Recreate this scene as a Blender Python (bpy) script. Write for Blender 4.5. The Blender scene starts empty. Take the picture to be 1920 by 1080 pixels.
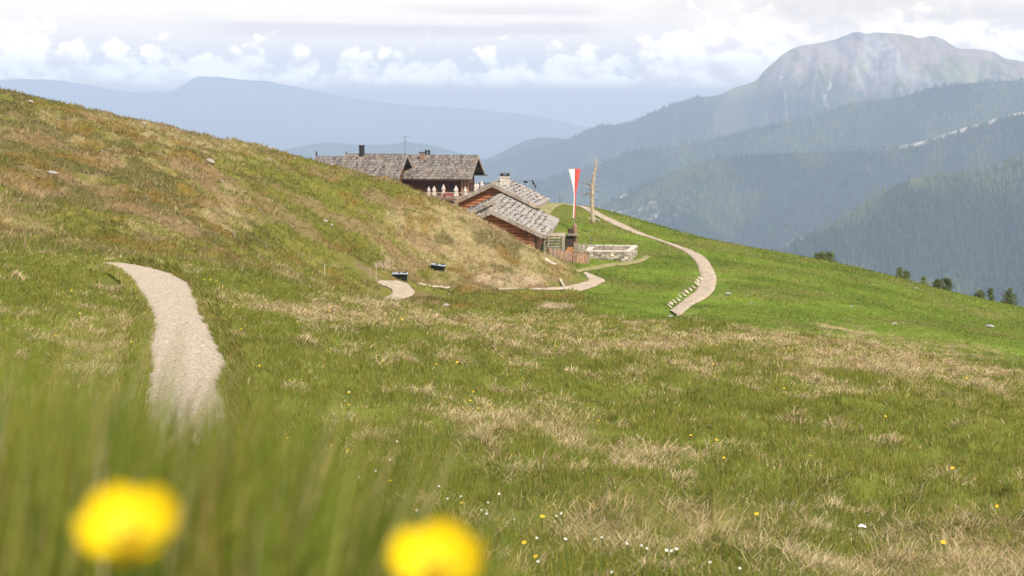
import bpy, math
import numpy as np
from mathutils import Vector, Matrix

SEED = 7
rng = np.random.default_rng(SEED)
scene = bpy.context.scene
COL = scene.collection
R = math.radians

# ------------------------------------------------------------------ camera
F = 2638.0                       # focal length in pixels of a 1920 wide frame
HY = 185.0                       # pixel row of the true horizon
TH = math.atan((540 - HY) / F)   # pitch down
CT, ST = math.cos(TH), math.sin(TH)


def ray(px, py):
    """direction per unit of world y"""
    up = (540.0 - py) / F
    y = CT + up * ST
    return (px - 960.0) / F / y, (-ST + up * CT) / y


def P(px, py, Y):
    a, e = ray(px, py)
    return Vector((a * Y, Y, e * Y))


def proj(x, y, z):
    zc = y * CT - z * ST
    up = y * ST + z * CT
    return 960 + F * x / zc, 540 - F * up / zc


def el(py):
    return ray(960, py)[1]


# ------------------------------------------------------------------ noise (numpy)
def _hash(ix, iy, s):
    h = (ix.astype(np.int64) * 374761393 + iy.astype(np.int64) * 668265263 + s * 974634777) & 0xFFFFFFFF
    h = ((h ^ (h >> 13)) * 1274126177) & 0xFFFFFFFF
    h = ((h ^ (h >> 16)) * 2246822519) & 0xFFFFFFFF
    return ((h ^ (h >> 15)) & 0xFFFFFF) / float(0xFFFFFF)


def vnoise(x, y, s=0):
    ix = np.floor(x); iy = np.floor(y)
    fx = x - ix; fy = y - iy
    fx = fx * fx * fx * (fx * (fx * 6 - 15) + 10); fy = fy * fy * fy * (fy * (fy * 6 - 15) + 10)
    a = _hash(ix, iy, s); b = _hash(ix + 1, iy, s); c = _hash(ix, iy + 1, s); d = _hash(ix + 1, iy + 1, s)
    return (a * (1 - fx) + b * fx) * (1 - fy) + (c * (1 - fx) + d * fx) * fy


def fbm(x, y, o=4, s=0, g=.5):
    x = np.asarray(x, float); y = np.asarray(y, float)
    t = np.zeros(np.broadcast(x, y).shape); am = 1.; n = 0.
    for i in range(o):
        t = t + am * vnoise(x * .8 + y * .6 + i * 17.3, -x * .6 + y * .8 - i * 9.1, s + i)
        n += am; am *= g; x = x * 2.03; y = y * 2.03
    return t / n


def ridged(x, y, o=4, s=0):
    t = 0.; am = 1.; n = 0.
    for i in range(o):
        v = 1 - np.abs(2 * vnoise(x + i * 7.7, y - i * 3.3, s + i) - 1)
        t = t + am * v * v; n += am; am *= .5; x = x * 2.07; y = y * 2.07
    return t / n


def sstep(a, b, v):
    t = np.clip((v - a) / (b - a), 0, 1)
    return t * t * (3 - 2 * t)


def pchip(xk, yk, x):
    xk = np.asarray(xk, float); yk = np.asarray(yk, float)
    h = np.diff(xk); d = np.diff(yk) / h
    m = np.zeros(len(xk))
    for i in range(1, len(xk) - 1):
        if d[i - 1] * d[i] > 0:
            w1 = 2 * h[i] + h[i - 1]; w2 = h[i] + 2 * h[i - 1]
            m[i] = (w1 + w2) / (w1 / d[i - 1] + w2 / d[i])
    m[0] = d[0]; m[-1] = d[-1]
    x = np.clip(x, xk[0], xk[-1])
    i = np.clip(np.searchsorted(xk, x) - 1, 0, len(h) - 1)
    t = (x - xk[i]) / h[i]
    return ((1 + 2 * t) * (1 - t) ** 2 * yk[i] + t * (1 - t) ** 2 * h[i] * m[i]
            + t * t * (3 - 2 * t) * yk[i + 1] + t * t * (t - 1) * h[i] * m[i + 1])


# ------------------------------------------------------------------ terrain
def S(Y, py):        # a point of the ground seen at pixel row py at distance Y
    return (Y, el(py) * Y)


NEARL = [(.4, -.44), (1, -.56), (2.2, -.95), (4.5, -1.45)]
NEARM = [(.4, -.47), (1, -.66), (2.2, -1.1), (4.5, -1.6)]
NEARR = [(.4, -.52), (1, -.8), (2.2, -1.25), (4.7, -1.66)]
FAR = [(800, -420), (1500, -700), (3000, -850), (20000, -850)]
COLS = {
    -900: NEARL + [(10, -1.6), (20, -1.2), (40, .5), (70, 4), (100, 7), (120, 8), (160, 3), (260, -30), (400, -110)] + FAR,
    0: NEARL + [(10, -1.95), S(18, 545), S(28, 478), S(40, 430), S(55, 350), S(72, 262), S(90, 190), S(98, 163), (110, .6), (140, -3), (200, -20), (400, -120)] + FAR,
    200: NEARL + [(10, -2.0), S(18, 560), S(26, 497), S(34, 480), S(46, 450), S(60, 375), S(75, 300), S(90, 238), S(99, 211), (112, -1.4), (150, -7), (200, -18), (400, -120)] + FAR,
    400: NEARL + [(10, -2.1), S(18, 570), S(25, 520), S(30, 505), S(42, 490), S(55, 465), S(68, 400), S(82, 335), S(94, 283), S(102, 255), (115, -3.2), (150, -8), (190, -13.2), (260, -32), (400, -120)] + FAR,
    600: NEARM + [(10, -2.2), S(18, 600), S(26, 552), S(30, 545), (45, -6.6), S(62, 540), S(72, 515), S(82, 450), S(92, 385), S(101, 332), S(107, 304), (118, -5.4), (150, -10), (190, -13.3), (260, -30), (400, -120)] + FAR,
    800: NEARR + [(10, -2.25), S(18, 625), S(24, 590), S(29, 572), (45, -8), (65, -10.5), S(78, 552), S(88, 535), S(96, 460), S(102, 400), S(108, 361), (118, -8.2), (140, -11.5), (190, -13.3), (260, -30), (400, -120)] + FAR,
    930: NEARR + [(10, -2.3), S(18, 640), S(24, 604), S(28.5, 583), (42, -7.6), (62, -10.7), S(78, 566), S(90, 543), S(97, 495), S(103, 445), S(107, 420), (113, -11.0), (125, -12.2), (150, -12.6), (190, -14.5), (260, -30), (400, -130)] + FAR,
    1010: NEARR + [(10, -2.3), S(18, 646), S(24, 611), S(28.5, 589), (40, -7.2), (60, -10.6), S(80, 574), S(88, 556), S(95, 543), S(101, 500), S(107, 468), (112, -12.5), (120, -12.9), (135, -12.6), S(150, 383), S(156, 378), (166, -12), (200, -20), (400, -150)] + FAR,
    1100: NEARR + [(10, -2.35), S(18, 652), S(24, 615), S(28, 592), (40, -7.5), (60, -10.8), S(80, 575), S(92, 555), S(99, 538), S(106, 512), S(115, 492), S(125, 460), S(140, 415), S(152, 385), (164, -12.7), (200, -22), (400, -150)] + FAR,
    1200: NEARR + [(10, -2.4), S(18, 660), S(23, 628), S(27.5, 602), (40, -7.8), (60, -11.3), S(85, 588), S(95, 560), S(105, 530), S(118, 490), S(132, 450), S(146, 413), (158, -13.9), (200, -24), (400, -160)] + FAR,
    1340: NEARR + [(10, -2.45), S(18, 675), S(22, 645), S(26, 618), (40, -8.2), (60, -11.9), S(80, 606), S(92, 570), S(105, 530), S(120, 490), S(138, 453), (153, -16), (200, -28), (400, -170)] + FAR,
    1600: NEARR + [(10, -2.5), S(17, 705), S(21, 676), S(24, 655), (40, -8.6), (58, -12), S(74, 662), S(90, 605), S(105, 560), S(120, 528), S(136, 501), (153, -19.3), (200, -34), (400, -180)] + FAR,
    1920: NEARR + [(9, -2.45), S(15, 765), S(18, 733), S(20, 713), (35, -8.3), (52, -11.8), S(66, 720), S(82, 668), S(98, 625), S(112, 598), S(125, 578), (143, -22.5), (200, -42), (400, -200)] + FAR,
    2800: NEARR + [(9, -2.5), (17, -4.2), (30, -8), (50, -12.5), (70, -15.5), (100, -20), (130, -27), (200, -52), (400, -220)] + FAR,
}
LY = np.linspace(math.log(.4), math.log(20000), 700)
PXG = np.arange(-900, 2801, 10.)


def _build_table():
    keys = sorted(COLS)
    rows = np.array([pchip(np.log([p[0] for p in COLS[k]]), [p[1] for p in COLS[k]], LY) for k in keys])
    T = np.empty((len(PXG), len(LY)))
    for j in range(len(LY)):
        T[:, j] = pchip(keys, rows[:, j], PXG)
    k = np.exp(-.5 * (np.arange(-10, 11) / 4.) ** 2); k /= k.sum()
    Tp = np.pad(T, ((10, 10), (0, 0)), mode='edge')
    T = sum(k[i] * Tp[i:i + len(PXG)] for i in range(21))
    k = np.exp(-.5 * (np.arange(-5, 6) / 1.6) ** 2); k /= k.sum()
    Tp = np.pad(T, ((0, 0), (5, 5)), mode='edge')
    return sum(k[i] * Tp[:, i:i + len(LY)] for i in range(11))


TAB = _build_table()


def base_z(x, y):
    x = np.asarray(x, float); y = np.asarray(y, float)
    yy = np.maximum(y, .4)
    u = np.clip(960 + F * .98 * x / yy, PXG[0], PXG[-1] - .01)
    fu = (u - PXG[0]) / 10.
    fv = np.clip((np.log(yy) - LY[0]) / (LY[1] - LY[0]), 0, len(LY) - 1.001)
    i = fu.astype(int); j = fv.astype(int); a = fu - i; b = fv - j
    return ((TAB[i, j] * (1 - b) + TAB[i, j + 1] * b) * (1 - a) + (TAB[i + 1, j] * (1 - b) + TAB[i + 1, j + 1] * b) * a)


def relief(x, y):
    near = sstep(2.5, 7, y) * (1 - sstep(60, 130, y))
    hill = sstep(30, 50, y) * (1 - sstep(120, 150, y)) * (1 - sstep(0.02, .06, x / np.maximum(y, 1)))
    t = (fbm(x * 1.1, y * 1.1, 3, 11) - .5) * .17 * near
    t = t + (np.maximum(ridged(x * 1.9, y * 1.5, 2, 21) - .55, 0)) * .20 * near + (fbm(x * 3.6, y * 3.0, 2, 25) - .5) * .15 * near * (1 - sstep(20, 35, y))
    t = t + (fbm(x * .28, y * .28, 3, 31) - .5) * .4 * np.maximum(near * .8, hill)
    # sheep terracettes and hummocks on the hill
    w = x * .55 + y * .2 + 2.2 * (fbm(x * .12, y * .12, 3, 41) - .5)
    t = t + hill * ((fbm(x * .5 + y * .1, y * .45, 4, 51) - .5) * .75 + (fbm(x * 1.5, y * 1.1, 3, 55) - .5) * .42 + .12 * np.sin(w * 5.) * fbm(x * .2, y * .2, 2, 61))
    return t


PATHS = []        # (list of left points, list of right points, lift)


def path_mask(x, y):
    m = np.zeros(np.shape(x))
    for c, w in PATHLINES:
        for (p, q, w0, w1) in zip(c[:-1], c[1:], w[:-1], w[1:]):
            dx, dy = q[0] - p[0], q[1] - p[1]
            L = dx * dx + dy * dy + 1e-9
            lim = max(w0, w1) + 1.5
            sel = (x > min(p[0], q[0]) - lim) & (x < max(p[0], q[0]) + lim) & (y > min(p[1], q[1]) - lim) & (y < max(p[1], q[1]) + lim)
            if not sel.any():
                continue
            xs = x[sel]; ys = y[sel]
            t = np.clip(((xs - p[0]) * dx + (ys - p[1]) * dy) / L, 0, 1)
            d = np.hypot(xs - p[0] - t * dx, ys - p[1] - t * dy)
            ww = w0 + (w1 - w0) * t
            m[sel] = np.maximum(m[sel], 1 - sstep(.85, 1.25, d / ww))
    return m


PATHLINES = []


def ground_z(x, y):
    x = np.atleast_1d(np.asarray(x, float)); y = np.atleast_1d(np.asarray(y, float))
    m = path_mask(x, y)
    return base_z(x, y) + relief(x, y) * (1 - .85 * m)


def gz(x, y):
    return float(ground_z(x, y)[0])


def place(px, py, y0=3., y1=190.):
    """where the line of sight through a photo pixel meets the ground"""
    a, e = ray(px, py)
    Y = np.exp(np.linspace(math.log(y0), math.log(y1), 1600))
    g = base_z(a * Y, Y) + relief(a * Y, Y) * .15
    hit = np.nonzero(g >= e * Y)[0]
    k = hit[0] if len(hit) else int(np.argmin(np.abs(g / Y - e)))
    y = Y[k]
    if len(hit) and k > 0:
        d0 = e * Y[k - 1] - g[k - 1]; d1 = e * Y[k] - g[k]
        t = d0 / (d0 - d1 + 1e-12); y = Y[k - 1] + t * (Y[k] - Y[k - 1])
    return Vector((a * y, y, gz(a * y, y)))


# ------------------------------------------------------------------ object helpers
def tag(o, label=None, cat=None, group=None, kind=None):
    if label: o['label'] = label
    if cat: o['category'] = cat
    if group: o['group'] = group
    if kind: o['kind'] = kind
    return o


def empty(name, loc, rz=0.):
    o = bpy.data.objects.new(name, None); COL.objects.link(o)
    o.location = loc; o.rotation_euler = (0, 0, rz); o.empty_display_size = .2
    return o


def mesh_obj(name, V, Fc, mat, parent=None, cols=None, smooth=False):
    me = bpy.data.meshes.new(name)
    if isinstance(V, np.ndarray): V = V.tolist()
    me.from_pydata(V, [], Fc); me.update()
    if cols is not None:
        at = me.color_attributes.new('Col', 'FLOAT_COLOR', 'POINT')
        c = np.ones((len(me.vertices), 4), np.float32); c[:, :3] = np.asarray(cols)[:, :3]
        at.data.foreach_set('color', c.ravel())
    if mat: me.materials.append(mat)
    if smooth:
        me.polygons.foreach_set('use_smooth', [True] * len(me.polygons))
    o = bpy.data.objects.new(name, me); COL.objects.link(o)
    if parent is not None: o.parent = parent
    return o


def fast_mesh(name, V, quads=None, tris=None, mat=None, cols=None, smooth=False, parent=None):
    me = bpy.data.meshes.new(name)
    V = np.asarray(V, np.float32)
    me.vertices.add(len(V)); me.vertices.foreach_set('co', V.ravel())
    idx = []; tot = []
    if quads is not None and len(quads):
        idx.append(np.asarray(quads, np.int32).ravel()); tot.append(np.full(len(quads), 4, np.int32))
    if tris is not None and len(tris):
        idx.append(np.asarray(tris, np.int32).ravel()); tot.append(np.full(len(tris), 3, np.int32))
    idx = np.concatenate(idx); tot = np.concatenate(tot)
    st = np.concatenate([[0], np.cumsum(tot)[:-1]]).astype(np.int32)
    me.loops.add(len(idx)); me.loops.foreach_set('vertex_index', idx)
    me.polygons.add(len(tot)); me.polygons.foreach_set('loop_start', st)
    me.polygons.foreach_set('loop_total', tot)
    if smooth: me.polygons.foreach_set('use_smooth', np.ones(len(tot), bool))
    me.update(calc_edges=True)
    if cols is not None:
        at = me.color_attributes.new('Col', 'FLOAT_COLOR', 'POINT')
        c = np.ones((len(V), 4), np.float32); c[:, :3] = cols
        at.data.foreach_set('color', c.ravel())
    if mat: me.materials.append(mat)
    o = bpy.data.objects.new(name, me); COL.objects.link(o)
    if parent is not None: o.parent = parent
    return o


class MB:
    """collects boxes, prisms and tubes into one mesh"""
    def __init__(s): s.v = []; s.f = []; s.c = []

    def add(s, vs, fs, col=(1, 1, 1)):
        o = len(s.v); s.v += [tuple(v) for v in vs]; s.c += [col] * len(vs)
        s.f += [tuple(i + o for i in f) for f in fs]

    def box(s, c, h, M=None, col=(1, 1, 1), jit=0.):
        c = Vector(c); vs = []
        for dz in (-1, 1):
            for dx, dy in ((-1, -1), (1, -1), (1, 1), (-1, 1)):
                v = Vector((dx * h[0], dy * h[1], dz * h[2]))
                if jit: v += Vector(rng.uniform(-jit, jit, 3))
                if M is not None: v = M @ v
                vs.append(c + v)
        s.add(vs, [(3, 2, 1, 0), (4, 5, 6, 7), (0, 1, 5, 4), (1, 2, 6, 5), (2, 3, 7, 6), (3, 0, 4, 7)], col)

    def tube(s, pts, rad, n=8, col=(1, 1, 1), cap=True):
        pts = [Vector(p) for p in pts]
        if not hasattr(rad, '__len__'): rad = [rad] * len(pts)
        rings = []
        for i, p in enumerate(pts):
            t = (pts[min(i + 1, len(pts) - 1)] - pts[max(i - 1, 0)]).normalized()
            u = t.cross(Vector((0, 1, 0.13)) if abs(t.y) < .9 else Vector((1, 0, 0))).normalized(); w = t.cross(u)
            rings.append([p + (u * math.cos(k * 2 * math.pi / n) + w * math.sin(k * 2 * math.pi / n)) * rad[i] for k in range(n)])
        vs = [v for r in rings for v in r]; fs = []
        for i in range(len(pts) - 1):
            for k in range(n):
                fs.append((i * n + k, i * n + (k + 1) % n, (i + 1) * n + (k + 1) % n, (i + 1) * n + k))
        if cap:
            fs.append(tuple(range(n - 1, -1, -1))); fs.append(tuple(range((len(pts) - 1) * n, len(pts) * n)))
        s.add(vs, fs, col)

    def build(s, name, mat, parent=None, smooth=False):
        return mesh_obj(name, s.v, s.f, mat, parent, s.c, smooth)


def copy_tree(o, parent=None):
    c = o.copy(); COL.objects.link(c)
    if parent is not None: c.parent = parent
    for ch in list(o.children): copy_tree(ch, c)
    return c


# ------------------------------------------------------------------ materials
def new_mat(name):
    m = bpy.data.materials.new(name); m.use_nodes = True
    nt = m.node_tree
    b = nt.nodes['Principled BSDF']
    return m, nt, b


def N(nt, typ, **kw):
    n = nt.nodes.new(typ)
    for k, v in kw.items():
        if k.startswith('i_'):
            key = k[2:]
            n.inputs[int(key) if key.isdigit() else key].default_value = v
        else: setattr(n, k, v)
    return n


def solid(name, col, rough=.8, scale=4., var=.35, bump=.2, attr=False, stretch=(1, 1, 1), col2=None, metal=0., detail=6):
    """procedural material: a colour broken up by two noises, with bump; optionally times the mesh's own piece colours"""
    m, nt, b = new_mat(name); L = nt.links
    tc = N(nt, 'ShaderNodeTexCoord'); mp = N(nt, 'ShaderNodeMapping'); mp.inputs['Scale'].default_value = stretch
    L.new(tc.outputs['Object'], mp.inputs['Vector'])
    n1 = N(nt, 'ShaderNodeTexNoise', i_Scale=scale, i_Detail=detail, i_Roughness=.65)
    L.new(mp.outputs['Vector'], n1.inputs['Vector'])
    rp = N(nt, 'ShaderNodeValToRGB')
    c2 = col2 or tuple(c * (1 - var) for c in col)
    c1 = tuple(min(1, c * (1 + var * .6)) for c in col)
    rp.color_ramp.elements[0].color = (*c2, 1); rp.color_ramp.elements[1].color = (*c1, 1)
    rp.color_ramp.elements[0].position = .33; rp.color_ramp.elements[1].position = .67
    L.new(n1.outputs['Fac'], rp.inputs['Fac'])
    out = rp.outputs['Color']
    if attr:
        at = N(nt, 'ShaderNodeVertexColor', layer_name='Col')
        mx = N(nt, 'ShaderNodeMix', data_type='RGBA', blend_type='MULTIPLY'); mx.inputs['Factor'].default_value = 1
        L.new(out, mx.inputs['A']); L.new(at.outputs['Color'], mx.inputs['B']); out = mx.outputs['Result']
    L.new(out, b.inputs['Base Color'])
    b.inputs['Roughness'].default_value = rough; b.inputs['Metallic'].default_value = metal
    b.inputs['Specular IOR Level'].default_value = .25
    if bump:
        bp = N(nt, 'ShaderNodeBump', i_Strength=bump, i_Distance=.02)
        L.new(n1.outputs['Fac'], bp.inputs['Height']); L.new(bp.outputs['Normal'], b.inputs['Normal'])
    return m
EXPOSURE = 0.66
SUN_E = 3.6
HTOP = 470.; HAZE_D = 1.20e-4; HAZE_C = (.555, .675, .915); HAZE_G = -.05
CLOUD_GREY = (10.6, 8.9, 7.1); CLOUD_LOW = (12., 9.2, 6.7); CLOUD_LIT = (16.2, 14., 10.8); CLOUD_HIGH = (10.2, 8.9, 7.3); CLOUD_STRAT = (7.6, 6.6, 5.8); CLOUD_DARK = (7.0, 6.1, 5.1); HORIZON = (4.8, 4.2, 3.8)
OVERHEAD = (8., 8., 8.)
N_TURF = 640000; N_TUFT = 22000; N_FAR = 420000; N_TALL = 28000
# ------------------------------------------------------------------ camera, sun, sky
cam = bpy.data.cameras.new('camera'); camo = bpy.data.objects.new('camera', cam); COL.objects.link(camo)
cam.sensor_width = 36; cam.lens = F / 1920 * 36
camo.rotation_euler = (math.pi / 2 - TH, 0, 0)
cam.clip_start = .05; cam.clip_end = 60000
cam.dof.use_dof = True; cam.dof.focus_distance = 14; cam.dof.aperture_fstop = 6.0; cam.dof.aperture_blades = 0
scene.camera = camo
scene.view_settings.view_transform = 'Standard'; scene.view_settings.look = 'None'
scene.view_settings.gamma = 1; scene.view_settings.use_curve_mapping = False
scene.view_settings.exposure = EXPOSURE
scene.render.engine = 'CYCLES'
scene.cycles.max_bounces = 6; scene.cycles.diffuse_bounces = 3; scene.cycles.transmission_bounces = 4
scene.cycles.volume_bounces = 1; scene.cycles.transparent_max_bounces = 8
scene.cycles.use_denoising = True
scene.cycles.sample_clamp_indirect = 6

SUN_AZ, SUN_EL = R(150), R(45)
sd = Vector((math.cos(SUN_EL) * math.sin(SUN_AZ), math.cos(SUN_EL) * math.cos(SUN_AZ), math.sin(SUN_EL)))
sl = bpy.data.lights.new('sun', 'SUN'); sl.energy = SUN_E; sl.angle = R(.6); sl.color = (1, .925, .79)
so = bpy.data.objects.new('sun', sl); COL.objects.link(so)
so.rotation_euler = (-sd).to_track_quat('-Z', 'Y').to_euler(); so.location = (0, 0, 60)

world = bpy.data.worlds.new('World'); scene.world = world; world.use_nodes = True
nt = world.node_tree; nt.nodes.clear(); L = nt.links


def mth(op, a, b=None, c=None, clamp=False):
    n = nt.nodes.new('ShaderNodeMath'); n.operation = op; n.use_clamp = clamp
    for i, v in enumerate((a, b, c)):
        if v is None: continue
        if hasattr(v, 'node'): L.new(v, n.inputs[i])
        else: n.inputs[i].default_value = v
    return n.outputs[0]


def mrange(v, a, b, c=0., d=1., smooth=True):
    n = nt.nodes.new('ShaderNodeMapRange'); n.interpolation_type = 'SMOOTHSTEP' if smooth else 'LINEAR'
    for i, q in enumerate((v, a, b, c, d)):
        if hasattr(q, 'node'): L.new(q, n.inputs[i])
        else: n.inputs[i].default_value = q
    return n.outputs[0]


def cxyz(x, y, z=0.):
    n = nt.nodes.new('ShaderNodeCombineXYZ')
    for i, q in enumerate((x, y, z)):
        if hasattr(q, 'node'): L.new(q, n.inputs[i])
        else: n.inputs[i].default_value = q
    return n.outputs[0]


def wnoise(vec, scale, det=5, rough=.55, dist=0.):
    n = nt.nodes.new('ShaderNodeTexNoise'); L.new(vec, n.inputs['Vector'])
    n.inputs['Scale'].default_value = scale; n.inputs['Detail'].default_value = det
    n.inputs['Roughness'].default_value = rough; n.inputs['Distortion'].default_value = dist
    return n.outputs['Fac']


def wvor(vec, scale, det=2.):
    n = nt.nodes.new('ShaderNodeTexVoronoi'); n.feature = 'F1'; L.new(vec, n.inputs['Vector'])
    n.inputs['Scale'].default_value = scale
    n.inputs['Detail'].default_value = det; n.inputs['Roughness'].default_value = .5
    return n.outputs['Distance']


def mixc(f, a, b):
    n = nt.nodes.new('ShaderNodeMix'); n.data_type = 'RGBA'; n.clamp_factor = False
    for k, q in (('Factor', f), ('A', a), ('B', b)):
        if hasattr(q, 'node'): L.new(q, n.inputs[k])
        else: n.inputs[k].default_value = q if not isinstance(q, tuple) else (*q, 1)
    return n.outputs['Result']


tc = nt.nodes.new('ShaderNodeTexCoord'); sp = nt.nodes.new('ShaderNodeSeparateXYZ')
L.new(tc.outputs['Generated'], sp.inputs[0])
U = mth('MULTIPLY', mth('ARCTAN2', sp.outputs[0], sp.outputs[1]), F / 1000)      # azimuth
V = mth('MULTIPLY', mth('ARCSINE', sp.outputs[2]), F / 1000)                      # height over the horizon
Pv = cxyz(U, mth('MULTIPLY', V, 1.35), 3.7)
n6 = wnoise(Pv, 9, 6, .6)
warp = mth('MULTIPLY', mth('SUBTRACT', n6, .5), .05)
Pw = cxyz(mth('ADD', U, warp), mth('ADD', mth('MULTIPLY', V, 1.35), warp), 1.1)
B = mth('SUBTRACT', 1., mth('MULTIPLY', wvor(Pw, 21, 3.), 1.35))                  # billows
hT = mth('ADD', .062, mth('MULTIPLY', wnoise(cxyz(U, 0., 5.2), 3.6, 3, .6), .125))   # height of the cloud tops
# cumulus towers: larger at the far left and towards the mountain
hT = mth('ADD', hT, mth('MULTIPLY', mrange(mth('ABSOLUTE', mth('SUBTRACT', U, -.92)), .16, 0.), .05))
hT = mth('ADD', hT, mth('MULTIPLY', mrange(U, .22, .34), .06))
dens = mth('ADD', mth('MULTIPLY', mth('SUBTRACT', hT, V), 13.), mth('ADD', mth('MULTIPLY', mth('SUBTRACT', n6, .5), 1.5), mth('MULTIPLY', mth('SUBTRACT', B, .22), .8)))
cum = mrange(dens, -.05, .34)
# sunlit upper sides of the billows: the change of the billow field towards the light
def puff(du, dv):
    q = cxyz(mth('ADD', mth('ADD', U, warp), du), mth('ADD', mth('MULTIPLY', mth('ADD', V, dv), 1.35), warp), 1.1)
    return mth('ADD', wnoise(q, 6.5, 5, .5), mth('MULTIPLY', wvor(q, 8, 2.), -.42))


slope = mth('SUBTRACT', puff(0., 0.), puff(.007, .013))
lit = mth('ADD', mth('MULTIPLY', slope, 5.), mth('ADD', 1.02, mth('MULTIPLY', mth('SUBTRACT', V, hT), 3.)))
lit = mrange(lit, .0, 1.)
lit = mth('MULTIPLY', mth('MULTIPLY', lit, mrange(V, .0, .05, .2, 1.)), mrange(V, .04, .12, 2.3, 1.))
ccol = mixc(lit, mixc(mrange(V, .085, .045), CLOUD_GREY, CLOUD_LOW), CLOUD_LIT)
st = wnoise(cxyz(mth('MULTIPLY', U, 1.3), mth('MULTIPLY', V, 26.), 2.), 1.0, 4, .5)
band = mth('MULTIPLY', mrange(V, .10, .125), mrange(V, .185, .155))
band = mth('MULTIPLY', band, mth('MULTIPLY', mrange(U, -.66, -.45), mrange(U, .22, .1)))
strat = mth('MULTIPLY', mrange(st, .42, .56), band)
big = mth('MULTIPLY', mrange(wnoise(cxyz(U, mth('MULTIPLY', V, 3.), 4.4), 3.1, 5, .55), .42, .62), mrange(U, .15, .45))
big = mth('MULTIPLY', big, mrange(V, .10, .15))
up = mixc(mth('MULTIPLY', strat, .9), CLOUD_HIGH, CLOUD_STRAT)
ccol2 = mixc(cum, up, ccol)
ccol2 = mixc(mth('MULTIPLY', big, .8), ccol2, CLOUD_DARK)
ccol2 = mixc(mrange(V, .040, .008), ccol2, HORIZON)
sky = nt.nodes.new('ShaderNodeTexSky'); sky.sky_type = 'NISHITA'; sky.sun_disc = False
sky.sun_elevation = SUN_EL; sky.sun_rotation = SUN_AZ; sky.altitude = 1900; sky.dust_density = 2.
gap = mrange(wnoise(cxyz(U, V, 8.), 1.6, 5, .6), .45, .62)          # broken cloud overhead lets the blue through
over = mixc(gap, OVERHEAD, sky.outputs[0])
full = mixc(mrange(V, .3, .8), ccol2, over)
bg = nt.nodes.new('ShaderNodeBackground'); bg.inputs['Strength'].default_value = .1
L.new(full, bg.inputs['Color'])
world.cycles.sampling_method = 'MANUAL'; world.cycles.sample_map_resolution = 512
wo = nt.nodes.new('ShaderNodeOutputWorld'); L.new(bg.outputs[0], wo.inputs['Surface'])

# ------------------------------------------------------------------ haze
YF = 19000.
mbx = MB(); mbx.box((0, (YF - 1500) / 2, (HTOP - 901) / 2), (13500, (YF + 1500) / 2, (HTOP + 901) / 2))
hz_m, hnt, hb = new_mat('haze'); hnt.nodes.remove(hb)
pv = N(hnt, 'ShaderNodeVolumePrincipled'); pv.inputs['Density'].default_value = HAZE_D
pv.inputs['Color'].default_value = (*HAZE_C, 1); pv.inputs['Anisotropy'].default_value = HAZE_G
hnt.links.new(pv.outputs[0], hnt.nodes['Material Output'].inputs['Volume'])
haze = mbx.build('haze', hz_m); tag(haze, kind='stuff')

# ------------------------------------------------------------------ paths and road (edges traced, laid on the ground)
TRAIL = [((258, 850), (440, 850)), ((258, 790), (436, 790)), ((260, 755), (430, 755)), ((262, 725), (424, 728)), ((265, 700), (430, 703)), ((269, 685), (436, 685)), ((269, 668), (426, 664)),
         ((269, 640), (411, 640)), ((276, 620), (404, 622)), ((276, 600), (395, 603)), ((268, 578), (384, 583)), ((257, 560), (374, 560)),
         ((248, 543), (358, 535)), ((236, 524), (336, 521)), ((216, 510), (308, 510)), ((195, 502), (276, 502)), ((172, 496), (240, 496))]
TRAIL2 = [((705, 529), (752, 529)), ((714, 533), (766, 532)), ((728, 538), (771, 538)), ((735, 543), (776, 544)), ((735, 549), (776, 549)), ((728, 555), (768, 556)), ((716, 560), (752, 562)), ((700, 568), (740, 570))]
TRAIL3 = [((905, 541.6), (905, 543)), ((940, 541), (940, 543)), ((1000, 540.8), (1000, 543)), ((1040, 539), (1040, 543)), ((1064, 537), (1066, 544)), ((1095, 528), (1090, 545)),
          ((1104, 525), (1133, 527)), ((1100, 518), (1120, 519)), ((1093, 511), (1102, 512))]
ROAD = [((1255, 583), (1270, 592)), ((1262, 578), (1281, 587)), ((1276, 567), (1296, 573)), ((1302, 547), (1321, 560)), ((1311, 532), (1338, 544)), ((1313, 518), (1343, 523)), ((1310, 504), (1334, 499)), ((1302, 487), (1321, 482)),
        ((1284, 472), (1299, 471)), ((1256, 459), (1272, 461)), ((1219, 446), (1237, 449.5)), ((1190, 437), (1202, 436.5)), ((1160, 425), (1167, 419.5)),
        ((1127, 409), (1134, 404.5)), ((1104, 397), (1109, 391.5)), ((1082, 386), (1085, 382)), ((1062, 380), (1066, 377))]
TRACK = [((1052, 377), (1062, 381)), ((1034, 378), (1047, 386)), ((1018, 385), (1034, 397)), ((1004, 393), (1028, 405))]
DIRT = [((1078, 507), (1082, 511)), ((1110, 500), (1118, 505)), ((1140, 494), (1146, 499)), ((1172, 491), (1178, 496)), ((1196, 486), (1204, 490)), ((1212, 479), (1219, 482))]


def trace(rows, y0, y1):
    out = []
    for l, r in rows:
        out.append((place(*l, y0, y1), place(*r, y0, y1)))
    return out


def resample(rows, step):
    """Catmull-Rom through the traced rows"""
    pts = [(np.array(l), np.array(r)) for l, r in rows]
    out = []
    for i in range(len(pts) - 1):
        p0 = pts[max(i - 1, 0)]; p1 = pts[i]; p2 = pts[i + 1]; p3 = pts[min(i + 2, len(pts) - 1)]
        n = max(2, int(np.linalg.norm((p1[0] + p1[1] - p2[0] - p2[1]) / 2) / step))
        for t in np.arange(n) / n:
            q = []
            for k in (0, 1):
                a, b, c, d = p0[k], p1[k], p2[k], p3[k]
                q.append(.5 * (2 * b + (c - a) * t + (2 * a - 5 * b + 4 * c - d) * t * t + (3 * b - a - 3 * c + d) * t ** 3))
            out.append((q[0], q[1]))
    out.append(pts[-1])
    return out


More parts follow.
